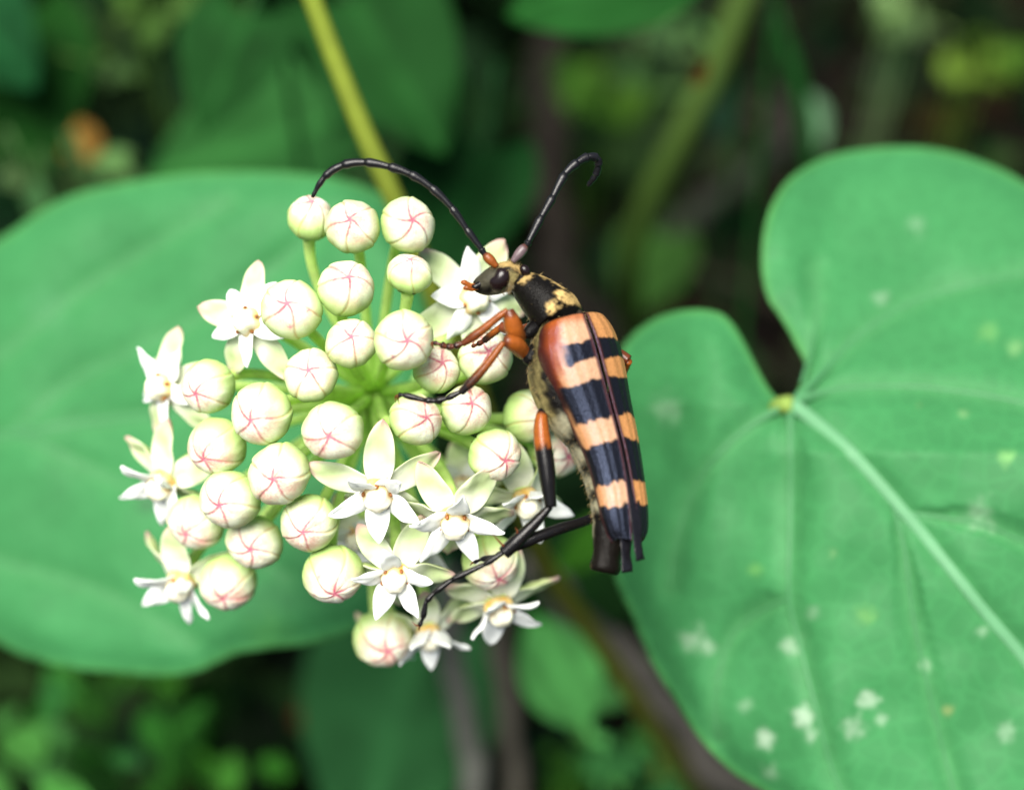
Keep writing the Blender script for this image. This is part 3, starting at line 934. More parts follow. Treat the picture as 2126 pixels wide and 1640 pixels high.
def column_mesh():
    prof = [(.050, -.03), (.072, -.015), (.080, .012), (.078, .035), (.068, .058), (.062, .080), (.056, .100), (.040, .118), (.018, .124)]
    V, Fc = lathe(prof, 40, 5, .07)
    z = V[:, 2]; a = np.arctan2(V[:, 1], V[:, 0])
    c = mix(np.array((0.55, 0.40, 0.15)), np.array((0.78, 0.75, 0.58)), sstep(0.045, 0.080, z))
    c = mix(c, np.array((0.64, 0.36, 0.05)), .8 * np.exp(-((np.cos(5 * a + PI) - 1) / .35) ** 2) * (1 - sstep(.05, .085, z)))
    return mesh_from('column', V, Fc, c)


COLUMN = column_mesh()
kv, kf = lathe([(.002, -.010), (.008, -.007), (.011, 0), (.008, .007), (.002, .010)], 10)
kv = kv * np.array((.8, 1, 1.6))
ANTHER = mesh_from('anther', kv, kf)
kv, kf = lathe([(.02, -.085), (.045, -.07), (.062, -.045), (.070, -.015), (.055, .0), (.02, .0)], 20, 5, .05)
CUP = mesh_from('flower', kv, kf)

#           x    y    d     axis (right, up, towards)  roll  scale  petal reflex
FLOWERS = [(518, 668, 8.05, (-.30, .02, .95), 270, 1.02, -.05), (345, 803, 8.45, (-.62, -.10, .78), 268, 1.05, -.1), (342, 1000, 8.45, (-.45, -.62, .62), 255, 1.05, -.35),
           (378, 1205, 8.6, (-.28, -.78, .55), 262, 1.08, -.35), (785, 1020, 7.75, (.0, -.60, .80), 270, 1.05, -.32), (943, 1075, 7.85, (.08, -.68, .72), 238, 1.08, -.42),
           (820, 1190, 7.95, (.0, -.58, .80), 92, 1.0, -.4), (1090, 1035, 8.25, (.30, -.66, .68), 288, 1.08, -.35), (1035, 1255, 8.45, (.22, -.80, .52), 268, 1.08, -.35),
           (890, 1310, 8.65, (.12, -.82, .52), 275, 1.0, -.35), (980, 622, 8.2, (.42, .0, .90), 242, 1.1, .0), (806, 1332, 9.15, (.05, -.88, .42), 272, .72, -.5),
           (960, 1010, 8.75, (.2, -.2, .9), 200, .9, .1), (872, 1132, 8.5, (.05, -.6, .78), 250, .95, -.3), (742, 1112, 8.6, (-.1, -.55, .8), 285, .85, -.2)]
for (x, y, d, ax, roll, sc, refl) in FLOWERS:
    axw = nrm(W(nrm(ax)))
    a = math.radians(roll)
    X, Y, Z = basis(axw, W((math.cos(a), math.sin(a), 0)))
    c = P(x, y, d)
    mw = mat4(X, Y, Z, c, sc)
    fl = obj('flower', CUP, umbel, mw, M_PEDICEL)
    cupped = .28 + .62 * min(1, max(0, (-ax[1] - .15) / .5))
    for k in range(5):
        m1 = mw @ Matrix.Rotation(2 * PI * (k + .5) / 5 + random.uniform(-.08, .08), 4, 'Z') @ Matrix.Translation((.045, 0, -.035)) @ Matrix.Diagonal((random.uniform(.86, 1.08), random.uniform(.85, 1.08), 1, 1)) \
            @ Matrix.Rotation(-(refl + random.uniform(-.15, .15)), 4, 'Y') @ Matrix.Rotation(random.uniform(-.2, .2), 4, 'X')
        obj('petal', random.choice(PETALS), fl, m1, M_PETAL)
        m2 = mw @ Matrix.Rotation(2 * PI * k / 5 + random.uniform(-.07, .07), 4, 'Z') @ Matrix.Translation((.050, 0, .015)) @ Matrix.Diagonal((random.uniform(.84, 1.12), random.uniform(.82, 1.12), 1, 1)) \
            @ Matrix.Rotation(-(cupped + random.uniform(-.15, .15)), 4, 'Y') @ Matrix.Rotation(random.uniform(-.4, .4), 4, 'X')
        obj('corona_lobe', random.choice(CORONA), fl, m2, M_CORONA)
        m3 = mw @ Matrix.Rotation(2 * PI * (k + .5) / 5, 4, 'Z') @ Matrix.Translation((.074, 0, .050))
        obj('anther', ANTHER, fl, m3, M_ANTHER)
    obj('column', COLUMN, fl, mw, M_COLUMN)
    pedicel(c - axw * .07 * sc, axw, fl, .032)

Cc = spline([UC + np.array([0, -.02, .03]), UC + F * .35 + R * .03 - U * .1, UC + F * .8 + R * .12 - U * .22, P(925, 680, 10.85)], 30)
V, Fc, ri, an = tube(Cc, np.linspace(.085, .06, 30), 12)
obj('peduncle', mesh_from('peduncle', V, Fc), umbel, None, M_PEDICEL)

# ------------------------------------------------------------------ beetle
DB = 7.55


def B(x, y, z=0.0):
    """beetle construction space: photo pixels plus height towards the viewer"""
    return P(x, y, DB) - F * (z * KPX * DB)


TILT = math.radians(9)


def BT(x, y, z=0.0):
    """same, for the trunk and wing cases: the tail stands higher above the flowers than the head"""
    return B(x, y, z + (y - 640) * math.tan(TILT))


BP = KPX * DB
beetle = thing('longhorn_beetle', B(1200, 860, -20), 'black longhorn beetle with cream-orange wing bands gripping the flower cluster', 'beetle')


def body_frame(pts2, phi):
    """per-station screen perpendicular (towards the beetle's right), dorsal D and left L vectors"""
    p = np.asarray(pts2, float)
    T = np.gradient(p, axis=0); T /= np.linalg.norm(T, axis=1)[:, None]
    perp = np.c_[-(-T[:, 1]), -T[:, 0]]          # screen (x, y down): rotate so a downward axis gives +x
    perp = np.c_[T[:, 1], -T[:, 0]]
    D, Lt = [], []
    tow = -F * math.cos(TILT) + U * math.sin(TILT)
    for (px_, py_), f in zip(perp, phi):
        pv = R * px_ - U * py_
        D.append(pv * math.sin(f) + tow * math.cos(f))
        Lt.append(-pv * math.cos(f) + tow * math.sin(f))
    return np.array(D), np.array(Lt), perp


# ---- body: head, thorax and abdomen as one continuous skin
#            x     y     z   rl  rd
BODY = [(982, 592, -4, 9, 8), (990, 592, -2, 17, 15), (1005, 590, 0, 24, 23), (1022, 584, 0, 30, 28), (1042, 576, 0, 32, 30), (1058, 574, 0, 33, 31), (1072, 579, -2, 29, 27),
        (1079, 584, -4, 26, 25), (1088, 591, -4, 33, 31), (1104, 604, -3, 41, 38), (1120, 618, -2, 47, 43), (1136, 633, -3, 54, 46), (1152, 648, -6, 61, 46), (1160, 658, -12, 60, 42),
        (1166, 672, -22, 58, 44), (1168, 700, -24, 70, 54), (1172, 740, -24, 80, 64), (1178, 790, -24, 86, 68), (1196, 850, -24, 76, 60), (1223, 905, -22, 56, 48), (1245, 960, -20, 49, 44),
        (1259, 1010, -18, 45, 40), (1265, 1060, -16, 41, 36), (1262, 1105, -14, 37, 31), (1256, 1145, -12, 30, 26), (1252, 1170, -12, 33, 28), (1250, 1180, -12, 27, 22)]
bs = spline(BODY, 170)
phib = np.radians(np.interp(np.linspace(0, 1, 170), [0, .3, .5, 1], [48, 40, 36, 30]))
# smooth the axis used for the frames
ax2 = bs[:, :2].copy()
for _ in range(14):
    ax2[1:-1] = (ax2[:-2] + 2 * ax2[1:-1] + ax2[2:]) / 4
Db, Lb, perpb = body_frame(ax2, phib)
Cb = np.array([BT(x, y, z) for x, y, z in bs[:, :3]])
V, Fc, ri, an = loft(Cb, Lb, Db, bs[:, 3] * BP, bs[:, 4] * BP, 72)
# an: 0 = beetle's left flank, 90 = back, 180 = right flank, 270 = belly
st = ri / 169 * (len(BODY) - 1)                # station number (float)
deg = np.degrees(an)
nA = nz(V / BP, .045, 1.0); nB = nz(V / BP, .14, 2.0); nC = nz(V / BP, .35, 3.0)
blk = np.array((0.004, 0.0035, 0.003)); gold = np.array((0.47, 0.325, 0.125)); grey = np.array((0.40, 0.37, 0.24)); cream = np.array((0.27, 0.255, 0.165)); dust = np.array((0.15, 0.125, 0.05))
c = np.tile(blk, (len(V), 1))
def patch(s0, s1, a0, a1, colr, k=1.0, soft=.35, asoft=9):
    global c
    q = np.where(st > 17.5, .45, 1.0); ss = st + q * .25 * nB + .3 * nA; aa = deg + q * 14 * nB + 8 * nA
    w = sstep(s0 - soft, s0 + soft, ss) * (1 - sstep(s1 - soft, s1 + soft, ss)) * sstep(a0 - asoft, a0 + asoft, aa) * (1 - sstep(a1 - asoft, a1 + asoft, aa))
    c = mix(c, colr, np.clip(w * k * (1 + .28 * nC), 0, 1))
patch(3.9, 6.6, 74, 140, gold * .7, .9)              # forehead
patch(4.9, 6.4, 10, 60, dust * 1.5, .7)          # temple
patch(5.0, 7.0, 340, 361, grey, .9); patch(5.0, 7.0, -1, 12, grey, .9)
patch(.8, 3.6, 20, 200, grey * .13, .7, .5, 20); patch(2.5, 6.0, 285, 350, grey * .6, .6)         # cheek
patch(7.3, 8.2, 40, 150, gold * .8, .8, .2)      # collar
patch(8.6, 11.2, 113, 150, gold, .95, .3, 5)     # gilded edge of the pronotum
pass
patch(11.3, 12.7, 42, 66, gold, 1.0, .25, 6)        # pair of gilded patches at the back of the pronotum
patch(11.1, 12.8, 84, 108, gold, 1.0, .25, 6)
patch(11.9, 13.0, 112, 150, gold, .9, .2)
patch(12.9, 13.6, 30, 120, blk, 1)
patch(13.4, 18.4, 250, 361, dust * 1.4, .9); patch(13.4, 18.4, -1, 16, dust * 1.2, .8)   # hairy side of the chest
patch(13.9, 16.0, 318, 350, gold * .75, .9); patch(15.6, 17.8, 300, 335, gold * .6, .9)
patch(16.5, 18.2, 285, 320, cream * .9, .9); patch(16.2, 16.6, 270, 361, blk, .8, .15); patch(14.4, 17.2, 350, 361, blk, .9); patch(14.4, 17.2, -1, 8, blk, .9)
for (a, b_) in ((18.2, 18.75), (19.25, 19.85), (20.35, 21.05), (21.55, 22.0)):                 # pale rings of the belly
    patch(a, b_, 235, 361, cream * .8, .9, .22); patch(a, b_, -1, 40, cream * .8, .85, .22)
patch(18.0, 22.8, 235, 350, grey * .55, .4)
patch(22.2, 23.4, 240, 350, grey * .7, .5)
patch(23.2, 26, -1, 361, np.array((0.005, 0.004, 0.003)), 1)
patch(25.0, 25.7, 200, 361, np.array((0.06, 0.04, 0.015)), .7)
V = V + (nC * 0.9 + nB * 0.8)[:, None] * BP * (Lb[ri] * np.cos(an)[:, None] + Db[ri] * np.sin(an)[:, None]) * (st > 13)[:, None]
# belly ring creases
for s0 in (18.0, 19.1, 20.2, 21.4, 22.4):
    w = np.exp(-((st - s0) / .10) ** 2)
    V = V - (w * 3.0)[:, None] * BP * (Lb[ri] * np.cos(an)[:, None] + Db[ri] * np.sin(an)[:, None])
obj('body', mesh_from('body', V, Fc, np.clip(c, .003, 1)), beetle, None, M_BODY)
BV, BRI, BAN = V, ri, an

# ---- wing cases
SUT = np.array([(1211, 648), (1217, 668), (1228, 700), (1243, 755), (1262, 830), (1285, 920), (1299, 1000), (1306, 1060), (1309, 1108)], float)
WID = np.array([78, 98, 111, 110, 93, 76, 66, 60, 48], float)         # suture to left margin as seen
m = 230
sut = spline(SUT, m); wid = spline(WID[:, None], m)[:, 0]
tt = np.linspace(0, 1, m)
phie = np.radians(np.interp(tt, [0, 1], [37, 29]))
De, Le, perpe = body_frame(sut, phie)
hr = 0.62
Ax = np.array([nrm(np.cross(Le[i], De[i])) for i in range(m)])
if np.dot(Ax[0], U) > 0: Ax = -Ax
for side in (1, -1):
    nu = 64
    uu = np.linspace(0, 1, nu)
    V, C = [], []
    for lay in (1, 0):
        for i in range(m):
            f = phie[i]
            w = wid[i] / (hr * math.sin(f) + math.cos(f))
            h = hr * w
            cc = BT(sut[i, 0], sut[i, 1], h * math.cos(f)) - De[i] * (h * BP)
            gap = (3 + 17 * sstep(.45, 1.0, tt[i])) * (0.75 if side < 0 else .55)
            fr = 1 - (1 - min(1, tt[i] / .055)) ** 2               # rounded front shoulder
            en = 1 - max(0, (tt[i] - .95) / .05) ** 2 * .35        # blunt tail end
            for u in uu:
                th = math.radians(2 + 100 * u)
                sx = math.sin(th) ** .95 if math.sin(th) > 0 else 0
                cy = math.cos(th); cy = math.copysign(abs(cy) ** .82, cy)
                k = (.86 + .14 * fr) if u > .3 else 1
                p = cc + Le[i] * side * BP * (gap * .5 + (w - gap * .3) * sx * k * (1 if tt[i] < .95 else en ** .5)) + De[i] * BP * h * (cy - .22 * (1 - fr) + .02)
                if tt[i] > .94:
                    p = p + Ax[i] * BP * sstep(.94, 1, tt[i]) * (11 * (2 * abs(u - .45)) ** 1.6 - 4 + 5 * noise.noise((u * 9 + side * 5, 2.0, 1.0)))
                ridge = .55 * math.cos(u * 34) * sstep(.05, .2, u) * (1 - sstep(.8, .95, u)) + 1.6 * math.exp(-((u - .985) / .018) ** 2) + 1.2 * math.exp(-((u - .02) / .02) ** 2)
                p = p + De[i] * BP * ridge + (De[i] * cy + Le[i] * side * sx) * BP * (-3.5 * (1 - lay))
                if lay:
                    wob = noise.noise((u * 5 + side * 3, sut[i, 1] * .03, 1.0)) * 9 + noise.noise((u * 16 + side, sut[i, 1] * .09, 4.0)) * 4
                V.append(p)
                Y = sut[i, 1]
                if lay:
                    Yw = Y + wob - (6 * math.sin(u * 3.0) - 3)
                    ub = u
                    cr = mix(np.array((0.47, 0.275, 0.16)), np.array((0.42, 0.205, 0.085)), sstep(.45, .75, ub)) if side > 0 else np.array((0.44, 0.205, 0.068))
                    cr = cr * .80 * (1 + .08 * noise.noise((u * 30, Y * .03, 2)))
                    rust = mix(np.array((0.17, 0.034, 0.002)), np.array((0.035, 0.006, 0.002)), sstep(.62, .88, u + .06 * noise.noise((u * 3, Y * .02, 5))))
                    rust = mix(rust, np.array((0.018, 0.006, 0.004)), sstep(765, 800, Y - 20 * u))
                    colr = cr
                    if side > 0:     # rust-brown shoulder fading along the flank
                        lim = .47 + .22 * sstep(690, 800, Y) + .24 * sstep(800, 870, Y)
                        colr = mix(colr, rust, sstep(lim - .12, lim + .14, u + .012 * wob) * (1 - .0 * u))
                        colr = mix(colr, np.array((0.25, 0.06, 0.01)), .8 * (1 - sstep(655, 676, Y + 10 * u)))
                    black = np.array((0.003, 0.003, 0.0045))
                    def band(y0, y1):
                        return float(sstep(y0 - 2, y0 + 2, Yw) * (1 - sstep(y1 - 2, y1 + 2, Yw)))
                    k1 = band(708, 748) * (float(1 - sstep(.40, .56, u + .01 * wob)) if side > 0 else 1)
                    k2 = band(786, 862); k3 = band(911, 994); k4 = float(sstep(1036, 1041, Yw))
                    if side > 0:
                        k2 *= float(1 - .7 * sstep(.74, .86, u))
                    colr = mix(colr, black, max(k1, k2, k3, k4))
                    colr = mix(colr, np.array((0.035, 0.010, 0.008)), float(sstep(.86, .91, u)) * .95)
                    colr = mix(colr, np.array((0.045, 0.012, 0.009)), float(1 - sstep(.025, .042, u)) * .95)
                    colr = mix(colr, black, .95 * float(1 - sstep(.010, .022, tt[i])))
                    C.append(colr)
                else:
                    C.append(np.array((0.03, 0.015, 0.01)))
    Fc = []
    o2 = m * nu
    for i in range(m - 1):
        for k in range(nu - 1):
            a = i * nu + k
            q = (a, a + 1, a + nu + 1, a + nu)
            q2 = (o2 + a, o2 + a + nu, o2 + a + nu + 1, o2 + a + 1)
            Fc.append(q if side < 0 else q[::-1]); Fc.append(q2 if side < 0 else q2[::-1])
        for k in (0, nu - 1):
            a = i * nu + k
            q = (a, a + nu, o2 + a + nu, o2 + a)
            Fc.append(q)
    for k in range(nu - 1):
        for i in (0, m - 1):
            a = i * nu + k
            Fc.append((a, a + 1, o2 + a + 1, o2 + a))
    obj('wing_case', mesh_from('wing_case', np.array(V), Fc, np.clip(np.array(C), .004, 1)), beetle, None, M_ELYTRA)

# scutellum
V, Fc = lathe([(.004, .012), (.02, .009), (.030, 0), (.026, -.02)], 16)
X, Y, Z = basis(De[4], Le[4])
sc_ = obj('scutellum', mesh_from('scutellum', V * np.array((.75, 1.1, 1)), Fc, np.tile((.02, .015, .01), (len(V), 1))), beetle, mat4(X, Y, Z, B(1206, 656, 24)), M_BODY)

# ---- hind wings folded under the cases, tips sticking out behind
def strip(name, pts, ws, mat, th=2.0):
    Cc = spline([BT(*p) for p in pts], 30)
    ww = np.interp(np.linspace(0, 1, 30), np.linspace(0, 1, len(ws)), ws) * BP
    T = np.gradient(Cc, axis=0); T /= np.linalg.norm(T, axis=1)[:, None]
    nn = nrm(-F * .85 + R * .5)
    X = np.cross(T, nn); X /= np.linalg.norm(X, axis=1)[:, None]
    Y = np.cross(X, T)
    V, Fc, ri, an = loft(Cc, X, Y, ww, th * BP, 16)
    V = V + (nz(V / BP, .12, 5) * 2.5)[:, None] * BP * Y[ri]
    return obj(name, mesh_from(name, V, Fc), beetle, None, mat)
strip('hind_wing', [(1250, 820, 4), (1272, 920, 6), (1288, 1020, 8), (1293, 1090, 10), (1293, 1140, 8), (1296, 1177, 4)], [18, 18, 17, 16, 12, 14], M_WING)
strip('hind_wing', [(1262, 820, 6), (1288, 920, 14), (1305, 1010, 22), (1313, 1070, 26), (1316, 1120, 20), (1321, 1152, 14)], [14, 15, 14, 14, 10, 11], M_WING)

# ---- eyes
def ellipsoid(name, c, X, Y, Z, r, mat, parent, notch=False):
    V, Fc = [], []
    nt, na = 28, 40
    for i in range(nt):
        t = PI * i / (nt - 1)
        for k in range(na):
            p = 2 * PI * k / na
            q = np.array((math.sin(t) * math.cos(p), math.sin(t) * math.sin(p), math.cos(t)))
            s = 1.0
            if notch:
                s -= .34 * math.exp(-((q[0] - .15) / .35) ** 2 - ((q[1] - .95) / .45) ** 2)
            V.append(q * s)
    for i in range(nt - 1):
        for k in range(na):
            Fc.append((i * na + k, (i + 1) * na + k, (i + 1) * na + (k + 1) % na, i * na + (k + 1) % na))
    V = np.array(V) * np.array(r) * BP
    return obj(name, mesh_from(name, V, Fc), parent, mat4(X, Y, Z, c), mat)
ez = nrm(W((-.25, -.25, .93))); X, Y, Z = basis(ez, W((.62, .78, 0)))
ellipsoid('eye', B(1036, 582, 12), X, Y, Z, (28, 21, 17), M_EYE, beetle, True)
ez = nrm(W((.6, .45, .6))); X, Y, Z = basis(ez, W((.8, -.6, 0)))
ellipsoid('eye', B(1090, 562, 12), X, Y, Z, (13, 10, 10), M_EYE, beetle)

# ---- mouthparts
def limb(name, pts, rad, colr, mat, parent, n=12, m=26, flat=1.0):
    Cc = spline([B(*p) for p in pts], m)
    rr = np.interp(np.linspace(0, 1, m), np.linspace(0, 1, len(rad)), rad) * BP
    X, Y = frames(Cc)
    V, Fc, ri, an = loft(Cc, X, Y, rr, rr * flat, n)
    t = ri / (m - 1)
    cols = colr(t, V) if callable(colr) else np.tile(colr, (len(V), 1))
    return obj(name, mesh_from(name, V, Fc, np.clip(cols, .003, 1)), parent, None, mat)

ORG = np.array((0.225, 0.060, 0.009)); BRN = np.array((0.085, 0.022, 0.008)); BLK = np.array((0.0045, 0.004, 0.004))
limb('palp', [(990, 592, 0), (978, 594, 6), (966, 588, 8), (957, 586, 8)], [4, 5, 5, 6, 3], ORG * .8, M_LEG, beetle)
limb('palp', [(992, 598, 4), (980, 602, 8), (970, 598, 10), (962, 600, 10)], [4, 4, 5, 3], ORG * .7, M_LEG, beetle)
limb('mandible', [(998, 590, 4), (986, 596, 8), (978, 592, 6)], [8, 6, 2], BLK, M_LEG, beetle)

# ---- antennae
def antenna(pts, rads, scape_col, zoff):
    part = None
    rads = [q * 1.2 for q in rads]
    for i in range(len(pts) - 1):
        a, b_ = np.array(pts[i], float), np.array(pts[i + 1], float)
        prev = np.array(pts[i - 1], float) if i > 0 else a - (b_ - a)
        nxt = np.array(pts[i + 2], float) if i + 2 < len(pts) else b_ + (b_ - a)
        mid = (a + b_) / 2 + ((a - prev) - (nxt - b_)) * .06
        r0, r1 = rads[i], rads[i + 1]
        prof = [r0 * .80, r0 * .86, r0 * .92, (r0 + r1) / 2 * .98, r1 * 1.06, r1 * 1.14, r1 * .8] if i else [r0 * .6, r0 * .9, r0 * 1.15, r0 * 1.2, r0 * 1.1, r0 * .6]
        colr = (lambda t, V: mix(scape_col, BRN * .6, sstep(.7, 1, t))) if i == 0 else (lambda t, V: mix(np.array((.005, .0048, .006)), np.array((.003, .003, .003)), sstep(.8, 1, t)))
        o = limb('antenna' if i == 0 else 'antenna_segment', [a, mid, b_ + (b_ - a) * .03], prof, colr, M_ANT, beetle if i == 0 else part, 12, 20)
        if i == 0: part = o
antenna([(1032, 555, 14), (1006, 529, 16), (999, 518, 17), (969, 478, 24), (939, 435, 30), (897, 394, 34), (854, 367, 36), (811, 352, 36), (762, 343, 34), (715, 348, 30), (676, 372, 24), (651, 411, 14)],
        [7.5, 6, 6, 6, 6.2, 6.6, 7, 7.2, 7.4, 7.2, 6.2, 3.5], ORG * .75, 0)
antenna([(1064, 545, 12), (1092, 511, 10), (1097, 503, 10), (1124, 451, 6), (1148, 409, 2), (1173, 361, -4), (1200, 336, -12), (1222, 323, -22), (1240, 323, -34), (1245, 336, -46), (1240, 356, -60), (1225, 374, -76)],
        [7.5, 6.4, 6.4, 6.8, 7.2, 7.6, 7.8, 7.8, 7.6, 7.2, 6.6, 4.5], np.array((0.10, 0.07, 0.075)), 0)

# ---- legs
def leg(fem, fr, fcol, tib, tr, tcol, tar, tar_r, tacol, claw, spur=None):
    f = limb('leg', fem, fr, fcol, M_LEG, beetle, 16, 40)
    limb('tibia', tib, tr, tcol, M_LEG, f, 12, 40)
    for i in range(len(tar) - 1):
        a, b_ = np.array(tar[i], float), np.array(tar[i + 1], float)
        limb('tarsus', [a, (a + b_) / 2, b_], [tar_r * .72, tar_r * .82, tar_r * .98, tar_r * 1.12, tar_r * .85] if i < len(tar) - 2 else [tar_r * .6, tar_r * .55, tar_r * .62, tar_r * .85, tar_r * .7], tacol, M_LEG, f, 10, 16)
    tp = spline([B(*p) for p in tib], 40)
    rs = random.Random(len(tib) * 7 + int(tib[0][0]))
    Vb, Fb = [], []
    for _ in range(90):
        k = rs.randrange(6, 39)
        T_ = nrm(tp[min(k + 1, 39)] - tp[k - 1])
        a_ = nrm(np.cross(T_, np.array([rs.gauss(0, 1), rs.gauss(0, 1), rs.gauss(0, 1)])))
        rr_ = float(np.interp(k / 39, np.linspace(0, 1, len(tr)), tr)) * BP
        root_ = tp[k] + a_ * rr_ * .9
        tip_ = root_ + (a_ * .8 + T_ * .9) * BP * rs.uniform(4, 8)
        sd = nrm(np.cross(a_, T_)) * BP * .55
        b0 = len(Vb)
        Vb += [root_ - sd, root_ + sd, root_ + T_ * BP * 1.1, tip_]
        Fb += [(b0, b0 + 1, b0 + 3), (b0 + 1, b0 + 2, b0 + 3), (b0 + 2, b0, b0 + 3)]
    bo = obj('bristle', mesh_from('bristle', Vb, Fb, np.tile((.03, .016, .008), (len(Vb), 1))), f, None, M_LEG)
    bo['kind'] = 'stuff'
    for cl in claw:
        limb('claw', cl, [tar_r * .38, tar_r * .28, tar_r * .1], BRN * 1.2, M_LEG, f, 8, 12)
    for s in (spur or []):
        limb('spur', s, [2.6, 1.8, .6], BRN * 1.3, M_LEG, f, 8, 10)
    return f

c_org = lambda t, V: mix(ORG, BRN, sstep(.76, .90, t) + .5 * (1 - sstep(0, .1, t)))
c_tib = lambda t, V: mix(ORG * .85, BRN * .8, sstep(.45, 1, t) + .3 * nz(V / BP, .2, 1))
c_tib2 = lambda t, V: mix(ORG * .8, BLK * 1.5, sstep(.3, .9, t) + .3 * nz(V / BP, .2, 1))
c_ta = lambda t, V: mix(BRN * .75, BLK, sstep(.3, 1, t))
# front leg
leg([(1090, 688, 8), (1078, 698, 26), (1069, 690, 50), (1062, 666, 66), (1056, 648, 70)], [10, 15, 18, 19, 15, 10], c_org,
    [(1054, 648, 70), (1030, 666, 66), (1000, 690, 60), (962, 716, 52)], [6, 7.5, 8, 9, 10, 7], c_tib,
    [(964, 714, 52), (945, 721, 50), (930, 722, 48), (918, 717, 46), (903, 713, 42)], 7, c_ta, [[(904, 713, 42), (900, 718, 40), (903, 726, 36)], [(904, 712, 40), (898, 713, 36), (896, 720, 32)]],
    [[(980, 704, 58), (984, 714, 60), (985, 722, 62)]])
# middle leg
leg([(1098, 738, 4), (1084, 730, 22), (1072, 718, 46), (1058, 712, 62), (1046, 712, 66)], [11, 16, 18, 18, 15, 10], c_org,
    [(1046, 713, 66), (1020, 748, 64), (990, 784, 60), (958, 816, 54)], [6, 7.5, 8.5, 9.5, 10, 7], c_tib2,
    [(962, 812, 54), (930, 827, 52), (908, 832, 50), (886, 831, 48), (842, 820, 44), (831, 820, 42)], 6.5, lambda t, V: np.tile(BLK, (len(V), 1)),
    [[(834, 820, 43), (825, 823, 41), (824, 836, 36)], [(836, 821, 42), (829, 826, 38), (832, 840, 34)]], [[(975, 802, 58), (980, 814, 60), (983, 824, 62)]])
# hind leg
c_hind = lambda t, V: mix(mix(BLK, ORG * .95, sstep(.27, .30, t)), BLK, sstep(.555, .585, t + .03 * nz(V / BP, .15, 1)))
leg([(1150, 850, 20), (1130, 852, 36), (1123, 868, 46), (1124, 905, 52), (1132, 960, 56), (1138, 1010, 58), (1142, 1048, 58)], [12, 11, 11, 13, 16, 18, 18, 17, 14, 12], c_hind,
    [(1141, 1046, 58), (1118, 1072, 60), (1085, 1105, 62), (1046, 1142, 60)], [7, 9, 11, 13, 15, 14], lambda t, V: np.tile(BLK * 1.1, (len(V), 1)),
    [(1046, 1140, 60), (1008, 1164, 60), (942, 1195, 58), (905, 1222, 56), (888, 1240, 54), (881, 1275, 48), (874, 1291, 44)], 6.2, lambda t, V: np.tile(BLK, (len(V), 1)),
    [[(877, 1288, 45), (868, 1292, 42), (858, 1285, 38)], [(877, 1288, 45), (873, 1296, 42), (872, 1302, 38)]], [[(1048, 1128, 66), (1036, 1116, 70), (1024, 1101, 74)], [(1072, 1106, 64), (1074, 1096, 70), (1070, 1088, 74)]])
# far hind leg: femur hidden behind the belly, tibia crossing below it
leg([(1240, 880, -60), (1262, 930, -80), (1285, 1000, -90), (1296, 1052, -92)], [10, 14, 17, 17, 12], c_hind,
    [(1296, 1052, -92), (1262, 1064, -50), (1222, 1080, -14), (1160, 1096, 22), (1100, 1116, 44), (1056, 1134, 46)], [8, 9, 10, 11, 12, 13, 11], lambda t, V: np.tile(BLK * 1.1, (len(V), 1)),
    [(1058, 1134, 46), (1030, 1150, 38), (1000, 1158, 24), (985, 1166, 10)], 5.5, lambda t, V: np.tile(BLK, (len(V), 1)), [[(986, 1165, 10), (980, 1168, 6), (976, 1174, 2)]])
# far middle leg: knee showing past the wing case
leg([(1215, 740, -50), (1250, 730, -45), (1284, 736, -30), (1307, 748, -22)], [9, 13, 15, 14, 12], lambda t, V: mix(BRN * 1.6, BRN * .9, t),
    [(1307, 749, -22), (1296, 776, -60), (1270, 820, -110), (1240, 860, -140)], [8, 8, 8, 7], c_tib2,
    [(1240, 860, -140), (1215, 880, -150), (1190, 890, -158)], 6, lambda t, V: np.tile(BLK, (len(V), 1)), [])
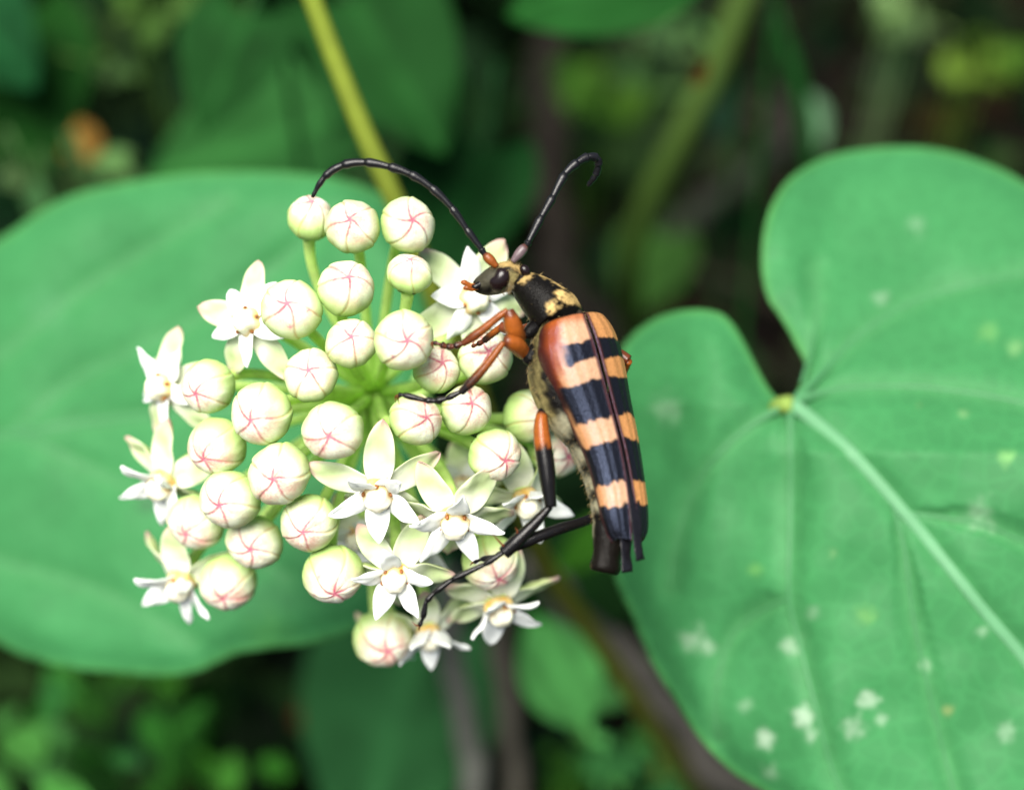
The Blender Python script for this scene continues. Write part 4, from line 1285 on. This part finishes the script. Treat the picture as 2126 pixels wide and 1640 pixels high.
# far front leg: a sliver under the chest
leg([(1098, 680, -10), (1080, 686, -24), (1060, 682, -40), (1040, 676, -50)], [10, 13, 13, 11], lambda t, V: np.tile(BRN * 1.3, (len(V), 1)),
    [(1040, 677, -50), (1022, 690, -62), (1004, 704, -76)], [7, 7.5, 7], c_tib2, [(1004, 704, -76), (990, 712, -84), (978, 716, -92)], 6, c_ta, [])

# trochanters and coxae
limb('coxa', [(1120, 715, 14), (1100, 745, 22), (1092, 756, 26)], [14, 17, 15, 8], BLK * .8, M_BODY, beetle)
limb('coxa', [(1175, 830, 10), (1160, 855, 24), (1143, 866, 30)], [12, 17, 15, 10], BLK * .8, M_BODY, beetle)
limb('coxa', [(1118, 672, 10), (1100, 690, 22), (1088, 700, 26)], [14, 16, 13, 8], BLK * .8, M_BODY, beetle)


# ---- fine hairs growing out of the skin
def hairs(n, seed):
    rs = random.Random(seed)
    cand = [i for i in range(len(BV)) if (3.2 < st[i] < 6.4) or (13.4 < st[i] < 22.6) or (8.4 < st[i] < 13 and rs.random() < .10)]
    V, Fc = [], []
    for _ in range(n):
        i = rs.choice(cand)
        k = BRI[i]
        nn = Lb[k] * math.cos(BAN[i]) + Db[k] * math.sin(BAN[i])
        if np.dot(nn, F) > .35: continue
        back = nrm(Cb[min(k + 1, 169)] - Cb[k - 1])
        dv = nrm(nn * .8 + back * (.5 if st[i] > 13 else .15) + np.array([rs.gauss(0, .3) for _ in range(3)]))
        sd = nrm(np.cross(dv, F)); up = np.cross(sd, dv)
        l = BP * rs.uniform(4, 10)
        r = .42 * BP
        b = len(V)
        for t in (0, .5, 1):
            cpt = BV[i] + dv * l * t + back * l * .2 * t * t
            for q in range(3):
                a = 2 * PI * q / 3
                V.append(cpt + (sd * math.cos(a) + up * math.sin(a)) * r * (1 - .85 * t))
        for s_ in (0, 1):
            for q in range(3):
                Fc.append((b + s_ * 3 + q, b + s_ * 3 + (q + 1) % 3, b + s_ * 3 + 3 + (q + 1) % 3, b + s_ * 3 + 3 + q))
    o = obj('body_hair', mesh_from('body_hair', V, Fc), beetle, None, M_HAIR)
    o['kind'] = 'stuff'


hairs(1900, 8)
